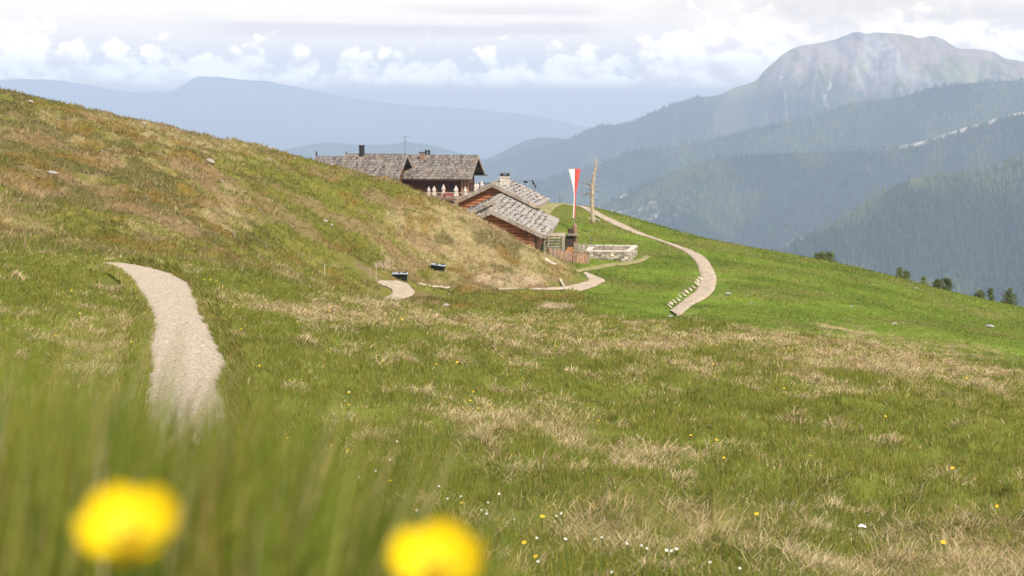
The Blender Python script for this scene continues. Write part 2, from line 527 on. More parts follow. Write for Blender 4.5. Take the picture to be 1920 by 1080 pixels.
tr = {}
for key, rows, y0, y1 in (('trail', TRAIL, 5, 29), ('trail2', TRAIL2, 50, 95), ('trail3', TRAIL3, 60, 112), ('road', ROAD, 60, 154), ('track', TRACK, 120, 158), ('dirt', DIRT, 90, 140)):
    tr[key] = trace(rows, y0, y1)
for key in tr:
    c = [((l.x + r.x) / 2, (l.y + r.y) / 2) for l, r in tr[key]]; w = [max(.12, (l - r).length / 2) for l, r in tr[key]]
    PATHLINES.append((c, w))


def strip(name, key, step, lift, rag, mat):
    rows = resample(tr[key], step); n = 11
    V = []; 
    for i, (l, r) in enumerate(rows):
        d = l[:2] - r[:2]; wd = np.linalg.norm(d); d = d / (wd + 1e-9)
        jl = rag * (fbm(i * .9 * step / rag / 2.5, 3.3, 3, 71) - .45) * 2.2 + rag * rng.normal(0, .28); jr = rag * (fbm(i * .9 * step / rag / 2.5, 8.3, 3, 73) - .45) * 2.2 + rag * rng.normal(0, .28)
        a = l[:2] + d * jl; b = r[:2] - d * jr
        for k in range(n):
            t = k / (n - 1); q = a + (b - a) * t
            V.append((q[0], q[1], -.05 * lift * 4 if k in (0, n - 1) else lift + .01 * math.sin(math.pi * t)))
    V = np.array(V); V[:, 2] += ground_z(V[:, 0], V[:, 1])
    Q = []
    for i in range(len(rows) - 1):
        for k in range(n - 1):
            Q.append((i * n + k, i * n + k + 1, (i + 1) * n + k + 1, (i + 1) * n + k))
    o = fast_mesh(name, V, quads=Q, mat=mat, smooth=True)
    return tag(o, kind='structure')


m_gravel = solid('gravel', (.49, .40, .305), .95, 38, .62, .9, detail=8)
m_gravel_far = solid('gravel_far', (.41, .325, .24), .95, 1.6, .32, .5, detail=10)
m_dirt = solid('dirt', (.29, .235, .115), .95, 2.2, .45, .5, col2=(.13, .135, .035), detail=9)

# ------------------------------------------------------------------ ground colours
GREEN = np.array((.122, .138, .026)); LUSH = np.array((.105, .146, .018)); STRAW = np.array((.325, .245, .125)); BROWN = np.array((.215, .180, .078))
RUST = np.array((.170, .108, .028)); SOIL = np.array((.215, .145, .078)); SCREE = np.array((.36, .27, .175))


def gau(px, py, cx, cy, sx, sy):
    return np.exp(-.5 * (((px - cx) / sx) ** 2 + ((py - cy) / sy) ** 2))


def dryness(x, y, z):
    px, py = proj(x, y, z)
    fore = 1 - sstep(30, 40, y)
    th0 = .03 - .055 * sstep(104, 120, y)
    green_slope = sstep(66, 84, y) * sstep(0, .04, x / np.maximum(y, 1) - th0)
    hill = (1 - fore) * (1 - green_slope)
    d = .43 + .75 * (fbm(x * 1.7, y * 1.2, 4, 101) - .5) + .30 * (fbm(x * .22, y * .16, 3, 111) - .5)
    w = np.maximum(fore, 0)
    z0 = (.42 * gau(px, py, 1560, 690, 330, 26) + .30 * gau(px, py, 1250, 640, 260, 18) + .36 * gau(px, py, 600, 585, 130, 18) + .22 * gau(px, py, 900, 610, 200, 20) + .2 * gau(px, py, 1850, 730, 130, 60)
          - .40 * gau(px, py, 1150, 700, 330, 28) - .42 * gau(px, py, 1600, 790, 260, 45) - .35 * gau(px, py, 1850, 880, 120, 60) - .45 * gau(px, py, 470, 640, 80, 70) - .35 * gau(px, py, 120, 540, 130, 40)
          - .4 * gau(px, py, 770, 630, 70, 18) + .16 * gau(px, py, 900, 760, 250, 40) + .08 * gau(px, py, 1250, 930, 500, 70) - .12 * gau(px, py, 900, 950, 150, 80) + .12 * gau(px, py, 1550, 1000, 350, 60)
          - .25 * gau(px, py, 560, 760, 100, 80) - .2 * gau(px, py, 1130, 615, 120, 14))
    zh = .19 + (-.50 * gau(px, py, 640, 440, 60, 50) - .40 * gau(px, py, 560, 400, 70, 40) - .30 * gau(px, py, 700, 490, 60, 30) - .38 * gau(px, py, 420, 462, 110, 22) - .26 * gau(px, py, 560, 330, 170, 34)
                - .3 * gau(px, py, 100, 185, 90, 14) - .3 * gau(px, py, 30, 320, 40, 30) + .22 * gau(px, py, 850, 450, 130, 40) + .25 * gau(px, py, 470, 400, 90, 30) + .2 * gau(px, py, 950, 480, 60, 30) - .5 * gau(px, py, 850, 560, 130, 18) - .35 * gau(px, py, 1060, 570, 120, 25)
                - .3 * gau(px, py, 180, 420, 60, 30) - .3 * gau(px, py, 700, 340, 90, 26) - .2 * gau(px, py, 800, 515, 60, 15))
    zg = -.42 + (.45 * gau(px, py, 1640, 625, 120, 24) + .42 * gau(px, py, 1800, 660, 110, 18) + .25 * gau(px, py, 1500, 620, 60, 16) + .4 * gau(px, py, 1300, 600, 40, 12) + .22 * gau(px, py, 1240, 560, 30, 25)
                 + .35 * gau(px, py, 1200, 480, 40, 10) + .3 * gau(px, py, 1090, 500, 60, 8) - .45 * gau(px, py, 1200, 515, 55, 16) + .3 * gau(px, py, 1900, 590, 60, 10) + .35 * gau(px, py, 1290, 540, 16, 30))
    return d + w * z0 * .72 + hill * zh + green_slope * zg, fore, hill, green_slope, px, py


def ground_col(x, y, z):
    D, fore, hill, gs, px, py = dryness(x, y, z)
    n = fbm(x * .5, y * .4, 4, 131)
    g = GREEN[None] * (1 - gs[:, None]) + LUSH[None] * gs[:, None]
    g = g * (.72 + .62 * fbm(x * .35 + 5, y * .25, 3, 141))[:, None]
    g = g * (1 - hill[:, None]) + g * np.array((1.12, .96, 1.05))[None] * hill[:, None]
    dry = STRAW[None] * (1 - .45 * hill[:, None]) + BROWN[None] * (.45 * hill[:, None])
    s = sstep(.36, .80, D)[:, None] * (1 - .38 * fore[:, None])
    c = g * (1 - s) + dry * s
    # darker dwarf-shrub heath on the hill, browner turf and dark green streaks on the far slope
    he = hill * sstep(.50, .62, fbm(x * .42 + 3, y * .36, 4, 161) + .16 * gau(px, py, 90, 270, 150, 45) + .12 * gau(px, py, 330, 330, 120, 40) - .3 * gau(px, py, 640, 400, 130, 70)) * .72
    c = c * (1 - he[:, None]) + np.array((.088, .076, .026))[None] * he[:, None]
    st_ = fbm(x * .10 + y * .05, y * .26, 4, 171)
    c = c * (1 + gs[:, None] * (.9 * (st_ - .5))[:, None])
    bt = gs * sstep(.50, .64, fbm(x * .22, y * .30, 4, 181) + .18 * sstep(118, 140, y) - .04) * .45
    c = c * (1 - bt[:, None]) + np.array((.150, .128, .040))[None] * bt[:, None]
    # rusty heather and bare soil on the hill
    ru = hill * sstep(.52, .64, n + .20 * gau(px, py, 230, 275, 130, 40) + .12 * gau(px, py, 330, 380, 160, 18) - .09) * .75
    c = c * (1 - ru[:, None]) + RUST[None] * ru[:, None]
    so_ = hill * sstep(.55, .66, fbm(x * .33 + 9, y * .3, 4, 151) + .12 * gau(px, py, 800, 430, 120, 35) - .05) * .7
    so_ = np.maximum(so_, hill * .95 * sstep(.30, .55, gau(px, py, 1003, 533, 20, 8) + .5 * (n - .5)))
    c = c * (1 - so_[:, None]) + SOIL[None] * so_[:, None]
    sc = np.maximum(sstep(.3, .6, gau(px, py, 965, 528, 45, 11) + .9 * (n - .5)), sstep(.35, .6, gau(px, py, 1040, 575, 28, 6) + .5 * (n - .5)))
    sc = np.maximum(sc, .7 * sstep(.5, .75, gau(px, py, 725, 490, 14, 14) + 1.6 * (fbm(x * 1.3, y * 1.1, 3, 191) - .5))) * (1 - fore) * (.55 + .45 * sstep(.35, .55, fbm(x * 1.6, y * 1.3, 3, 193)))
    c = c * (1 - sc[:, None]) + SCREE[None] * sc[:, None]
    return c


def build_ground():
    na = 760
    s = np.linspace(-1, 1, na)
    a = np.sign(s) * (np.abs(s) * .40 + np.maximum(np.abs(s) - .88, 0) ** 1.5 * 26.)
    r = np.concatenate([np.exp(np.linspace(0, math.log(290), 960)), np.exp(np.linspace(math.log(293), math.log(18000), 70))])
    y = r - 3.
    A, Y = np.meshgrid(a, y)
    X = A * (Y + 3); 
    x = X.ravel(); yv = Y.ravel()
    z = ground_z(x, yv)
    m = path_mask(x, yv)
    z = z - .05 * m
    c = ground_col(x, yv, z)
    far = sstep(170, 300, yv)[:, None]
    c = c * (1 - far) + np.array((.05, .07, .025))[None] * far
    nr = len(r)
    i = np.arange(nr - 1)[:, None] * na + np.arange(na - 1)[None]
    Q = np.stack([i, i + 1, i + 1 + na, i + na], -1).reshape(-1, 4)
    mt, gnt, b = new_mat('meadow_ground'); LL = gnt.links
    at = N(gnt, 'ShaderNodeVertexColor', layer_name='Col')
    tcn = N(gnt, 'ShaderNodeTexCoord')
    n1 = N(gnt, 'ShaderNodeTexNoise', i_Scale=2.2, i_Detail=9, i_Roughness=.72); LL.new(tcn.outputs['Object'], n1.inputs['Vector'])
    mr = N(gnt, 'ShaderNodeMapRange'); mr.inputs[1].default_value = .3; mr.inputs[2].default_value = .7; mr.inputs[3].default_value = .62; mr.inputs[4].default_value = 1.4
    LL.new(n1.outputs['Fac'], mr.inputs[0])
    vm = N(gnt, 'ShaderNodeVectorMath', operation='SCALE'); LL.new(at.outputs['Color'], vm.inputs[0]); LL.new(mr.outputs[0], vm.inputs['Scale'])
    LL.new(vm.outputs[0], b.inputs['Base Color']); b.inputs['Roughness'].default_value = 1; b.inputs['Specular IOR Level'].default_value = .05
    bp = N(gnt, 'ShaderNodeBump', i_Strength=.7, i_Distance=.12); LL.new(n1.outputs['Fac'], bp.inputs['Height']); LL.new(bp.outputs['Normal'], b.inputs['Normal'])
    o = fast_mesh('ground', np.stack([x, yv, z], -1), quads=Q, mat=mt, cols=c, smooth=True)
    return tag(o, kind='structure')


build_ground()
strip('gravel_path', 'trail', .06, .02, .085, m_gravel)
strip('gravel_path', 'trail2', .35, .05, .10, m_gravel_far)
strip('gravel_path', 'trail3', .35, .05, .12, m_gravel_far)
strip('road', 'road', .5, .07, .12, m_gravel_far)
strip('dirt_track', 'track', .5, .07, .2, m_dirt)
strip('dirt_track', 'dirt', .4, .04, .2, m_dirt)

# ------------------------------------------------------------------ mountains and forests
m_forest, fnt, fb = new_mat('conifer_forest')
at = N(fnt, 'ShaderNodeVertexColor', layer_name='Col'); fnt.links.new(at.outputs['Color'], fb.inputs['Base Color'])
fb.inputs['Roughness'].default_value = 1; fb.inputs['Specular IOR Level'].default_value = .05
m_mtn, mnt, mb_ = new_mat('mountain_slope'); at = N(mnt, 'ShaderNodeVertexColor', layer_name='Col')
tcn = N(mnt, 'ShaderNodeTexCoord'); n1 = N(mnt, 'ShaderNodeTexNoise', i_Scale=.02, i_Detail=8, i_Roughness=.7); mnt.links.new(tcn.outputs['Object'], n1.inputs['Vector'])
mr = N(mnt, 'ShaderNodeMapRange'); mr.inputs[1].default_value = .3; mr.inputs[2].default_value = .7; mr.inputs[3].default_value = .65; mr.inputs[4].default_value = 1.35
mnt.links.new(n1.outputs['Fac'], mr.inputs[0]); vm = N(mnt, 'ShaderNodeVectorMath', operation='SCALE'); mnt.links.new(at.outputs['Color'], vm.inputs[0]); mnt.links.new(mr.outputs[0], vm.inputs['Scale'])
mnt.links.new(vm.outputs[0], mb_.inputs['Base Color']); mb_.inputs['Roughness'].default_value = 1; mb_.inputs['Specular IOR Level'].default_value = 0.02


class Ridge:
    """a mountain: its crest line at distance Y, a face falling towards the valley, and a back slope"""
    def __init__(s, sil, Y, W, base, rough, gul, seed, slant=0.):
        s.sil = sorted(sil); s.Y = Y; s.W = W; s.base = base; s.rough = rough; s.gul = gul; s.seed = seed; s.slant = slant
        s.ax = np.array([ray(p, q)[0] for p, q in s.sil]); s.ez = np.array([ray(p, q)[1] for p, q in s.sil])

    def point(s, a, t):
        """t: 0 crest, 1 foot towards the viewer, negative down the back"""
        Yc = s.Y * (1 + s.slant * a)
        zc = pchip(s.ax, s.ez, a) * Yc
        zc = zc + (fbm(a * s.Y / 130., a * 0 + 3, 4, s.seed) - .5) * s.rough
        aw = a + .012 * t * 6 * (fbm(a * s.Y / 600, t * 3, 3, s.seed + 5) - .5)
        x0 = a * Yc
        tt = np.clip(t, 0, 1)
        prof = tt ** .92
        g = ridged(aw * s.Y / 520. + tt * .7, tt * .7 + 2., 5, s.seed + 9)
        g2 = fbm(aw * s.Y / 150., tt * 9, 4, s.seed + 13)
        amp = s.gul * np.minimum(1, tt * 7) * (1 - tt * .5)
        z = zc + (s.base - zc) * prof + (g - .55) * amp + (g2 - .5) * amp * .35
        y = Yc - s.W * t - (g - .5) * amp * .6 * (t > 0)
        z = np.where(t < 0, zc + t * s.W * .55, z)
        y = np.where(t < 0, Yc - s.W * t, y)
        x = x0 * (y / Yc) ** .35
        return x, y, z, g, g2

    def build(s, name, na, ntt, colfn, a0, a1):
        a = np.linspace(a0, a1, na)
        t = np.concatenate([np.linspace(-.35, -.02, 6), np.linspace(0, 1, ntt) ** 1.35])
        A, T = np.meshgrid(a, t); A = A.ravel(); T = T.ravel()
        x, y, z, g, g2 = s.point(A, T)
        z = np.maximum(z, -870); c = colfn(A, T, x, y, z, g, g2)
        n = len(t); i = np.arange(n - 1)[:, None] * na + np.arange(na - 1)[None]
        Q = np.stack([i, i + na, i + 1 + na, i + 1], -1).reshape(-1, 4)
        return tag(fast_mesh(name, np.stack([x, y, z], -1), quads=Q, mat=m_mtn, cols=c, smooth=True), kind='structure')


FOREST = np.array((.020, .036, .016)); MEAD = np.array((.105, .105, .040)); ROCK = np.array((.245, .222, .205)); PALE = np.array((.48, .43, .36))


def lerp(a, b, f):
    f = np.asarray(f)[:, None]
    return a * (1 - f) + b * f


def colM1(A, T, x, y, z, g, g2):
    h = sstep(-60, 150, z + 130 * (fbm(A * 40, T * 6, 4, 201) - .5) + 60 * (g - .5))
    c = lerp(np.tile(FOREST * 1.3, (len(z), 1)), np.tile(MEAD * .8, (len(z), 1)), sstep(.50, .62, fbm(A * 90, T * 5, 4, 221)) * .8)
    px = 960 + A * F
    alp = lerp(np.tile(ROCK, (len(z), 1)), np.tile(MEAD * 1.5, (len(z), 1)), sstep(.44, .6, fbm(A * 60, T * 8, 4, 211) + .16 * gau(px, z, 1760, 230, 90, 120)))
    alp = alp * (.45 + 1.1 * sstep(.25, .75, .5 * g2 + .5 * fbm(A * 260, T * 34, 4, 236)))[:, None]  # relief shading put into the rock colour: low spots of the noise go darker
    alp = lerp(alp, np.tile(np.array((.27, .205, .18)), (len(z), 1)), sstep(.5, .62, fbm(A * 90 + 8, T * 14, 4, 231)) * .8)
    c = lerp(c, alp, h)
    # pale erosion gullies and a few snow patches
    gl = sstep(.66, .80, ridged(A * 55 + T * 1.0 + .25 * fbm(A * 60, T * 9, 3, 245), T * .5, 3, 241)) * sstep(.02, .12, T) * (1 - sstep(.42, .62, T))
    c = lerp(c, np.tile(PALE * .8, (len(z), 1)), gl * .6 * sstep(.35, .55, fbm(A * 120, T * 40, 3, 247)))
    py = 185 - F * z / y
    w = 2.2 + .25 * 3.
    line = np.abs(px - (1525 + 12 * np.sin(py * .09) + (180 - py) * -.06))
    sn = .55 * (1 - sstep(.8, 2.4, line)) * sstep(125, 135, py) * (1 - sstep(205, 216, py)) * sstep(.4, .55, fbm(A * 100, py * .09, 2, 251))
    sn = np.maximum(sn, .7 * (1 - sstep(.6, 1.2, np.hypot((px - 1453) / 3., (py - 146) / 2.5))))
    return lerp(c, np.tile(np.array((.8, .76, .72)), (len(z), 1)), sn)


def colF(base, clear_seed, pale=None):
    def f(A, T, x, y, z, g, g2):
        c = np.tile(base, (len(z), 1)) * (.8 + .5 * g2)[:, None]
        px = 960 + A * F; py = 185 - F * z / y
        cl = sstep(.76, .82, fbm(x / 180., y / 180., 4, clear_seed))
        c = lerp(c, np.tile(MEAD * 1.2, (len(z), 1)), cl * .8)
        if pale is not None: c = lerp(c, np.tile(PALE, (len(z), 1)), pale(A, T, px, py))
        return c
    return f


M1 = Ridge([(-400, 420), (300, 400), (800, 330), (900, 312), (960, 293), (1010, 275), (1060, 264), (1105, 243), (1140, 233), (1160, 235), (1220, 214), (1262, 196), (1300, 183), (1340, 180), (1380, 164), (1420, 149),
            (1428, 138), (1450, 118), (1470, 101), (1500, 86), (1530, 81), (1560, 75), (1585, 67), (1608, 59), (1625, 63), (1640, 61), (1680, 62), (1708, 66), (1725, 71), (1745, 68), (1765, 72), (1785, 84), (1800, 91),
            (1830, 92), (1860, 98), (1890, 111), (1920, 114), (2000, 126), (2200, 150), (2800, 200)], 8500, 2500, -850, 12, 340, 300)
M2 = Ridge([(-400, 560), (500, 470), (850, 400), (960, 362), (1000, 346), (1060, 328), (1120, 309), (1200, 283), (1300, 268), (1380, 252), (1440, 236), (1500, 222), (1560, 205), (1600, 193), (1640, 187), (1680, 184),
            (1720, 174), (1760, 164), (1800, 156), (1850, 153), (1900, 151), (1960, 154), (2200, 170), (2800, 210)], 6300, 1900, -850, 10, 190, 320)
M3 = Ridge([(-400, 700), (700, 560), (950, 470), (1100, 400), (1200, 350), (1290, 315), (1340, 299), (1420, 290), (1500, 287), (1560, 284), (1620, 283), (1680, 275), (1740, 262), (1790, 246), (1840, 231), (1890, 216), (1940, 203), (2200, 160), (2800, 100)],
           5000, 1700, -850, 8, 150, 340)
M4 = Ridge([(-400, 900), (900, 700), (1200, 590), (1330, 530), (1430, 484), (1500, 455), (1560, 425), (1610, 395), (1650, 365), (1690, 342), (1740, 331), (1790, 330), (1850, 322), (1900, 306), (1960, 290), (2200, 240), (2800, 160)],
           3500, 1500, -850, 6, 120, 360)
H1 = Ridge([(-1200, 300), (0, 330), (300, 330), (440, 310), (530, 281), (570, 273), (610, 267), (660, 270), (720, 271), (770, 267), (810, 273), (850, 283), (900, 296), (960, 312), (1100, 340), (1500, 380), (2800, 400)], 10300, 1500, -850, 14, 80, 380)
H2 = Ridge([(-1200, 420), (600, 380), (820, 330), (880, 310), (925, 293), (965, 273), (1000, 260), (1030, 258), (1065, 262), (1110, 272), (1300, 320), (2800, 400)], 9300, 1300, -850, 10, 70, 400)
FR = Ridge([(-1500, 150), (-300, 156), (-60, 152), (60, 148), (110, 151), (180, 162), (260, 173), (320, 172), (352, 154), (372, 143), (400, 144), (440, 148), (490, 151), (540, 160), (600, 173), (660, 184), (760, 196), (900, 206), (1050, 225), (1100, 238), (1300, 220), (1600, 200), (3500, 170)], 17800, 4200, -850, 25, 160, 420)
M1.build('mountain', 700, 190, colM1, -.25, .60)
pale3 = lambda A, T, px, py: np.maximum(.8 * sstep(.60, .68, fbm(px / 7., py / 5., 3, 377)) * sstep(.2, .6, gau(px, py, 1180, 385, 60, 30) + gau(px, py, 1500, 455, 30, 10)), (1 - sstep(.003, .012, T)) * .75 * sstep(1600, 1720, px) * sstep(.36, .5, fbm(px / 16., T * 60, 3, 371)))
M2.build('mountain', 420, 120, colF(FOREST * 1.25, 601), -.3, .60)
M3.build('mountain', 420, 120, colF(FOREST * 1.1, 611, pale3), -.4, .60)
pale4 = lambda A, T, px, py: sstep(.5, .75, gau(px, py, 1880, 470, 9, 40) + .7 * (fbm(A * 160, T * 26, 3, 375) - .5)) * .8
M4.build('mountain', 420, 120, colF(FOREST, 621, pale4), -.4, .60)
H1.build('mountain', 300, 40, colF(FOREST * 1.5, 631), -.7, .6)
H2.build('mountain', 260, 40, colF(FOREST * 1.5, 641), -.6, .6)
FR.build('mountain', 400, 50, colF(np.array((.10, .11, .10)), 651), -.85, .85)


def forest(rg, n, a0, a1, tmax, hgt, clear_seed, seed, extra=None, tmin=0.0):
    r = np.random.default_rng(seed)
    A = r.uniform(a0, a1, n); T = tmin + (tmax - tmin) * r.random(n) ** 1.1
    x, y, z, g, g2 = rg.point(A, T)
    px = 960 + A * F; py = 185 - F * z / y
    keep = fbm(x / 180., y / 180., 4, clear_seed) < .77 + .04 * r.random(n)
    keep &= fbm(x / 60., y / 60., 3, clear_seed + 3) < .62 + .1 * r.random(n)
    if extra is not None: keep &= ~(extra(A, T, px, py) > .3)
    keep &= z > -640
    x, y, z, g, g2 = x[keep], y[keep], z[keep], g[keep], g2[keep]
    m = len(x); k = 5
    h = hgt * r.uniform(.55, 1.25, m); w = h * r.uniform(.17, .27, m)
    ang = (np.arange(k) / k * 2 * math.pi)[None] + r.uniform(0, 6, m)[:, None]
    ring = np.stack([x[:, None] + np.cos(ang) * w[:, None], y[:, None] + np.sin(ang) * w[:, None], np.repeat((z + h * .04)[:, None], k, 1)], -1)
    tip = np.stack([x + r.normal(0, .3, m), y, z + h], -1)[:, None]
    V = np.concatenate([ring, tip], 1).reshape(-1, 3)
    b = (np.arange(m) * (k + 1))[:, None]
    Tt = np.stack([b + np.arange(k)[None], b + (np.arange(k)[None] + 1) % k, np.repeat(b + k, k, 1)], -1).reshape(-1, 3)
    lar = sstep(.45, .62, fbm(x / 260., y / 260., 3, seed))[:, None]
    c = (np.array((.022, .040, .018))[None] * (1 - lar) + np.array((.060, .084, .026))[None] * lar) * r.uniform(.55, 1.5, m)[:, None]
    return tag(fast_mesh('conifer_forest', V, tris=Tt, mat=m_forest, cols=np.repeat(c, k + 1, 0)), kind='stuff')


forest(M4, 34000, -.05, .45, .55, 19, 621, 11, pale4)
forest(M3, 26000, -.05, .45, .50, 20, 611, 12, pale3, .004)
forest(M2, 26000, -.02, .45, .50, 22, 601, 13)
forest(M1, 12000, -.02, .22, .30, 20, 661, 14, lambda A, T, px, py: (A > .135) * 1.)
# ------------------------------------------------------------------ grass
m_grass, gnt2, gb = new_mat('grass_blades'); LL = gnt2.links
at = N(gnt2, 'ShaderNodeVertexColor', layer_name='Col')
df = N(gnt2, 'ShaderNodeBsdfDiffuse'); tl = N(gnt2, 'ShaderNodeBsdfTranslucent'); ms = N(gnt2, 'ShaderNodeMixShader', i_0=.28)
LL.new(at.outputs['Color'], df.inputs['Color']); LL.new(at.outputs['Color'], tl.inputs['Color'])
LL.new(df.outputs[0], ms.inputs[1]); LL.new(tl.outputs[0], ms.inputs[2]); LL.new(ms.outputs[0], gnt2.nodes['Material Output'].inputs['Surface'])
gnt2.nodes.remove(gb)


def blades(x, y, z, h, w, az, lean, col, curl=.5, seg=2):
    """each blade: a tapering bent strip. az: direction it leans to, lean 0 upright .. 1.5 flat"""
    n = len(x)
    dx, dy = np.cos(az), np.sin(az)
    # the strip's width direction: mostly across the line of sight, with scatter
    wa = rng.normal(0, .7, n); wx, wy = np.cos(wa), np.sin(wa)
    V = []
    ts = (0., .5, 1.) if seg == 2 else (0., 1.)
    for t in ts:
        ang = lean * (1 - curl + curl * 2 * t) * .5 + lean * .5 * (1 - curl)
        hx = h * t * np.sin(ang); hz_ = h * t * np.cos(ang)
        px_, py_, pz_ = x + dx * hx, y + dy * hx, z + hz_
        ww = w * (1 - .25 * t) * .5
        if t < 1:
            V.append(np.stack([px_ - wx * ww, py_ - wy * ww, pz_], -1)); V.append(np.stack([px_ + wx * ww, py_ + wy * ww, pz_], -1))
        else:
            V.append(np.stack([px_, py_, pz_], -1))
    k = len(V); V = np.stack(V, 1).reshape(-1, 3)
    b = np.arange(n) * k
    if seg == 2:
        q = np.stack([b, b + 1, b + 3, b + 2], -1); t_ = np.stack([b + 2, b + 3, b + 4], -1)
    else:
        q = np.zeros((0, 4), int); t_ = np.stack([b, b + 1, b + 2], -1)
    return V, q, t_, np.repeat(col, k, 0)


class GrassSet:
    def __init__(s): s.V = []; s.q = []; s.t = []; s.c = []; s.n = 0

    def add(s, r):
        V, q, t, c = r
        s.V.append(V); s.q.append(q + s.n); s.t.append(t + s.n); s.c.append(c); s.n += len(V)

    def build(s, name):
        o = fast_mesh(name, np.concatenate(s.V), quads=np.concatenate(s.q), tris=np.concatenate(s.t), mat=m_grass, cols=np.concatenate(s.c))
        return tag(o, kind='stuff')


def jitcol(c, n, lo=.7, hi=1.35, hue=.10):
    k = rng.uniform(lo, hi, n)[:, None] * np.exp(rng.normal(0, hue, (n, 3)) * np.array((1, .5, 1)))
    return c * k


G_BL = np.array((.222, .225, .044)); G_DK = np.array((.140, .160, .034)); G_YL = np.array((.32, .285, .075)); ST_L = np.array((.66, .52, .325)); ST_D = np.array((.40, .29, .155))


def blade_cols(n, D, tuf=None):
    """green or straw per blade by how dry the place is"""
    u = rng.random(n)
    p = sstep(.22, .92, D) * .90 + .05 if tuf is None else .05 + .82 * sstep(.22, .85, D) * sstep(.36, .60, tuf) + .16 * sstep(.3, .9, D)
    dry = u < p
    v = rng.random(n)[:, None]
    g = G_DK * (1 - v) + G_BL * v
    yl = (rng.random(n) < .22)[:, None]
    g = np.where(yl, G_YL[None], g)
    v = rng.random(n)[:, None]
    s_ = ST_D * (1 - v) + ST_L * v
    return np.where(dry[:, None], s_, g), dry


def field(n, y0, y1, aw, pw):
    """scatter points over the sector in view (and a little beyond its edges)"""
    u = rng.random(n)
    if abs(pw) < 1e-6: y = y0 * (y1 / y0) ** u
    else: y = (y0 ** pw + u * (y1 ** pw - y0 ** pw)) ** (1 / pw)
    a = rng.uniform(-aw, aw, n)
    return a * y, y


gs = GrassSet()
# 1. meadow turf, 3 - 32 m
x, y = field(N_TURF, 3.0, 33., .44, .75)
m = path_mask(x, y); k = rng.random(len(x)) > m * 1.02
x, y = x[k], y[k]
z = ground_z(x, y); D, fo, hi, gsl, px, py = dryness(x, y, z)
# mats: dead grass lies in tufts that hang together
tuf = fbm(x * 4.6, y * 3.2, 3, 501)
n = len(x); col, dry = blade_cols(n, D, tuf)
hgt = np.where(dry, rng.uniform(.03, .075, n), rng.uniform(.03, .068, n)) * (.55 + .9 * fbm(x * .8, y * .8, 3, 511)) * (1 + .2 * dry)
k1 = sstep(.5, .8, fbm(x * .35 + 40, y * .3, 3, 515)); hgt = hgt * (1 + .6 * k1 * (~dry))
wd = np.maximum(.0024, y * .00038) * rng.uniform(.7, 1.3, n)
flow = 6.28 * fbm(x * 1.1, y * 1.1, 2, 521) * 2.5
az = np.where(dry, flow + rng.normal(0, .9, n), rng.uniform(0, 6.28, n))
lean = np.where(dry, rng.uniform(.5, 1.45, n), np.abs(rng.normal(.35, .25, n)))
gs.add(blades(x, y, z - .01, hgt, wd, az, lean, jitcol(col, n), .6))
# 2. tussocks of dead grass
nt_ = N_TUFT
x, y = field(nt_, 4.2, 30., .44, 1.0)
z = ground_z(x, y); D, *_ = dryness(x, y, z)
k = (rng.random(nt_) < sstep(.26, .75, D) * sstep(.42, .6, fbm(x * 4.6, y * 3.2, 3, 501))) & (path_mask(x, y) < .1)
x, y, z = x[k], y[k], z[k]; nb = 34
rad = rng.uniform(.025, .085, len(x)); big = np.where(rng.random(len(x)) < .12, 1.7, 1.); rad *= big
X = np.repeat(x, nb) + rng.normal(0, 1, len(x) * nb) * np.repeat(rad, nb) * 1.1; Y = np.repeat(y, nb) + rng.normal(0, 1, len(x) * nb) * np.repeat(rad, nb) * .8
dirn = np.repeat(rng.normal(-.3, .9, len(x)), nb)
out = np.arctan2(Y - np.repeat(y, nb), X - np.repeat(x, nb))
mixd = rng.random(len(X)) < .55
az = np.where(mixd, dirn + rng.normal(0, .35, len(X)), out + rng.normal(0, .5, len(X)))
tint = np.repeat(rng.random(len(x)), nb)[:, None]
c = (ST_L * (1 - tint) + np.array((.34, .27, .13)) * tint)
c = np.where((rng.random(len(X)) < .10)[:, None], G_YL[None] * .9, c)
gs.add(blades(X, Y, ground_z(X, Y) - .01 + np.repeat(rad, nb) * .55 * rng.random(len(X)), np.repeat(rng.uniform(.05, .115, len(x)) * big ** .6, nb) * rng.uniform(.6, 1.2, len(X)), np.maximum(.0022, Y * .00036), az, rng.uniform(.9, 1.6, len(X)), jitcol(c, len(X), .65, 1.3, .06), .7))
# 2b. the bigger tussocks: fountains of bleached blades over a dark heart
x, y = field(850, 4.6, 24., .43, 1.0); D, *_ = dryness(x, y, ground_z(x, y))
k = (rng.random(len(x)) < .15 + .45 * sstep(.28, .7, D)) & (path_mask(x, y) < .05); x, y = x[k], y[k]
ex = np.array([place(q[0], q[1], 4, 30) for q in ((1275, 905), (1262, 912), (975, 905), (1010, 908), (860, 790), (1560, 945), (1620, 950), (1090, 900), (1790, 1000), (1395, 945), (1155, 810), (700, 830), (1480, 1040), (1700, 1050), (1330, 1000))])
x = np.concatenate([x, ex[:, 0]]); y = np.concatenate([y, ex[:, 1]])
nb = 110; rr = rng.uniform(.05, .115, len(x)); hh = rng.uniform(.06, .115, len(x))
th_ = rng.uniform(0, 6.28, len(x) * nb); ro = np.sqrt(rng.random(len(x) * nb)); R2 = np.repeat(rr, nb)
X = np.repeat(x, nb) + np.cos(th_) * ro * R2 * 1.3; Y = np.repeat(y, nb) + np.sin(th_) * ro * R2
lay = np.repeat(rng.normal(-.2, .8, len(x)), nb)
az = np.where(rng.random(len(X)) < .6, th_ + rng.normal(0, .4, len(X)), lay + rng.normal(0, .4, len(X)))
tint = np.repeat(rng.random(len(x)), nb)[:, None]
c = ST_L * tint + np.array((.48, .36, .20)) * (1 - tint); c = np.where((rng.random(len(X)) < .16)[:, None], G_BL[None], c)
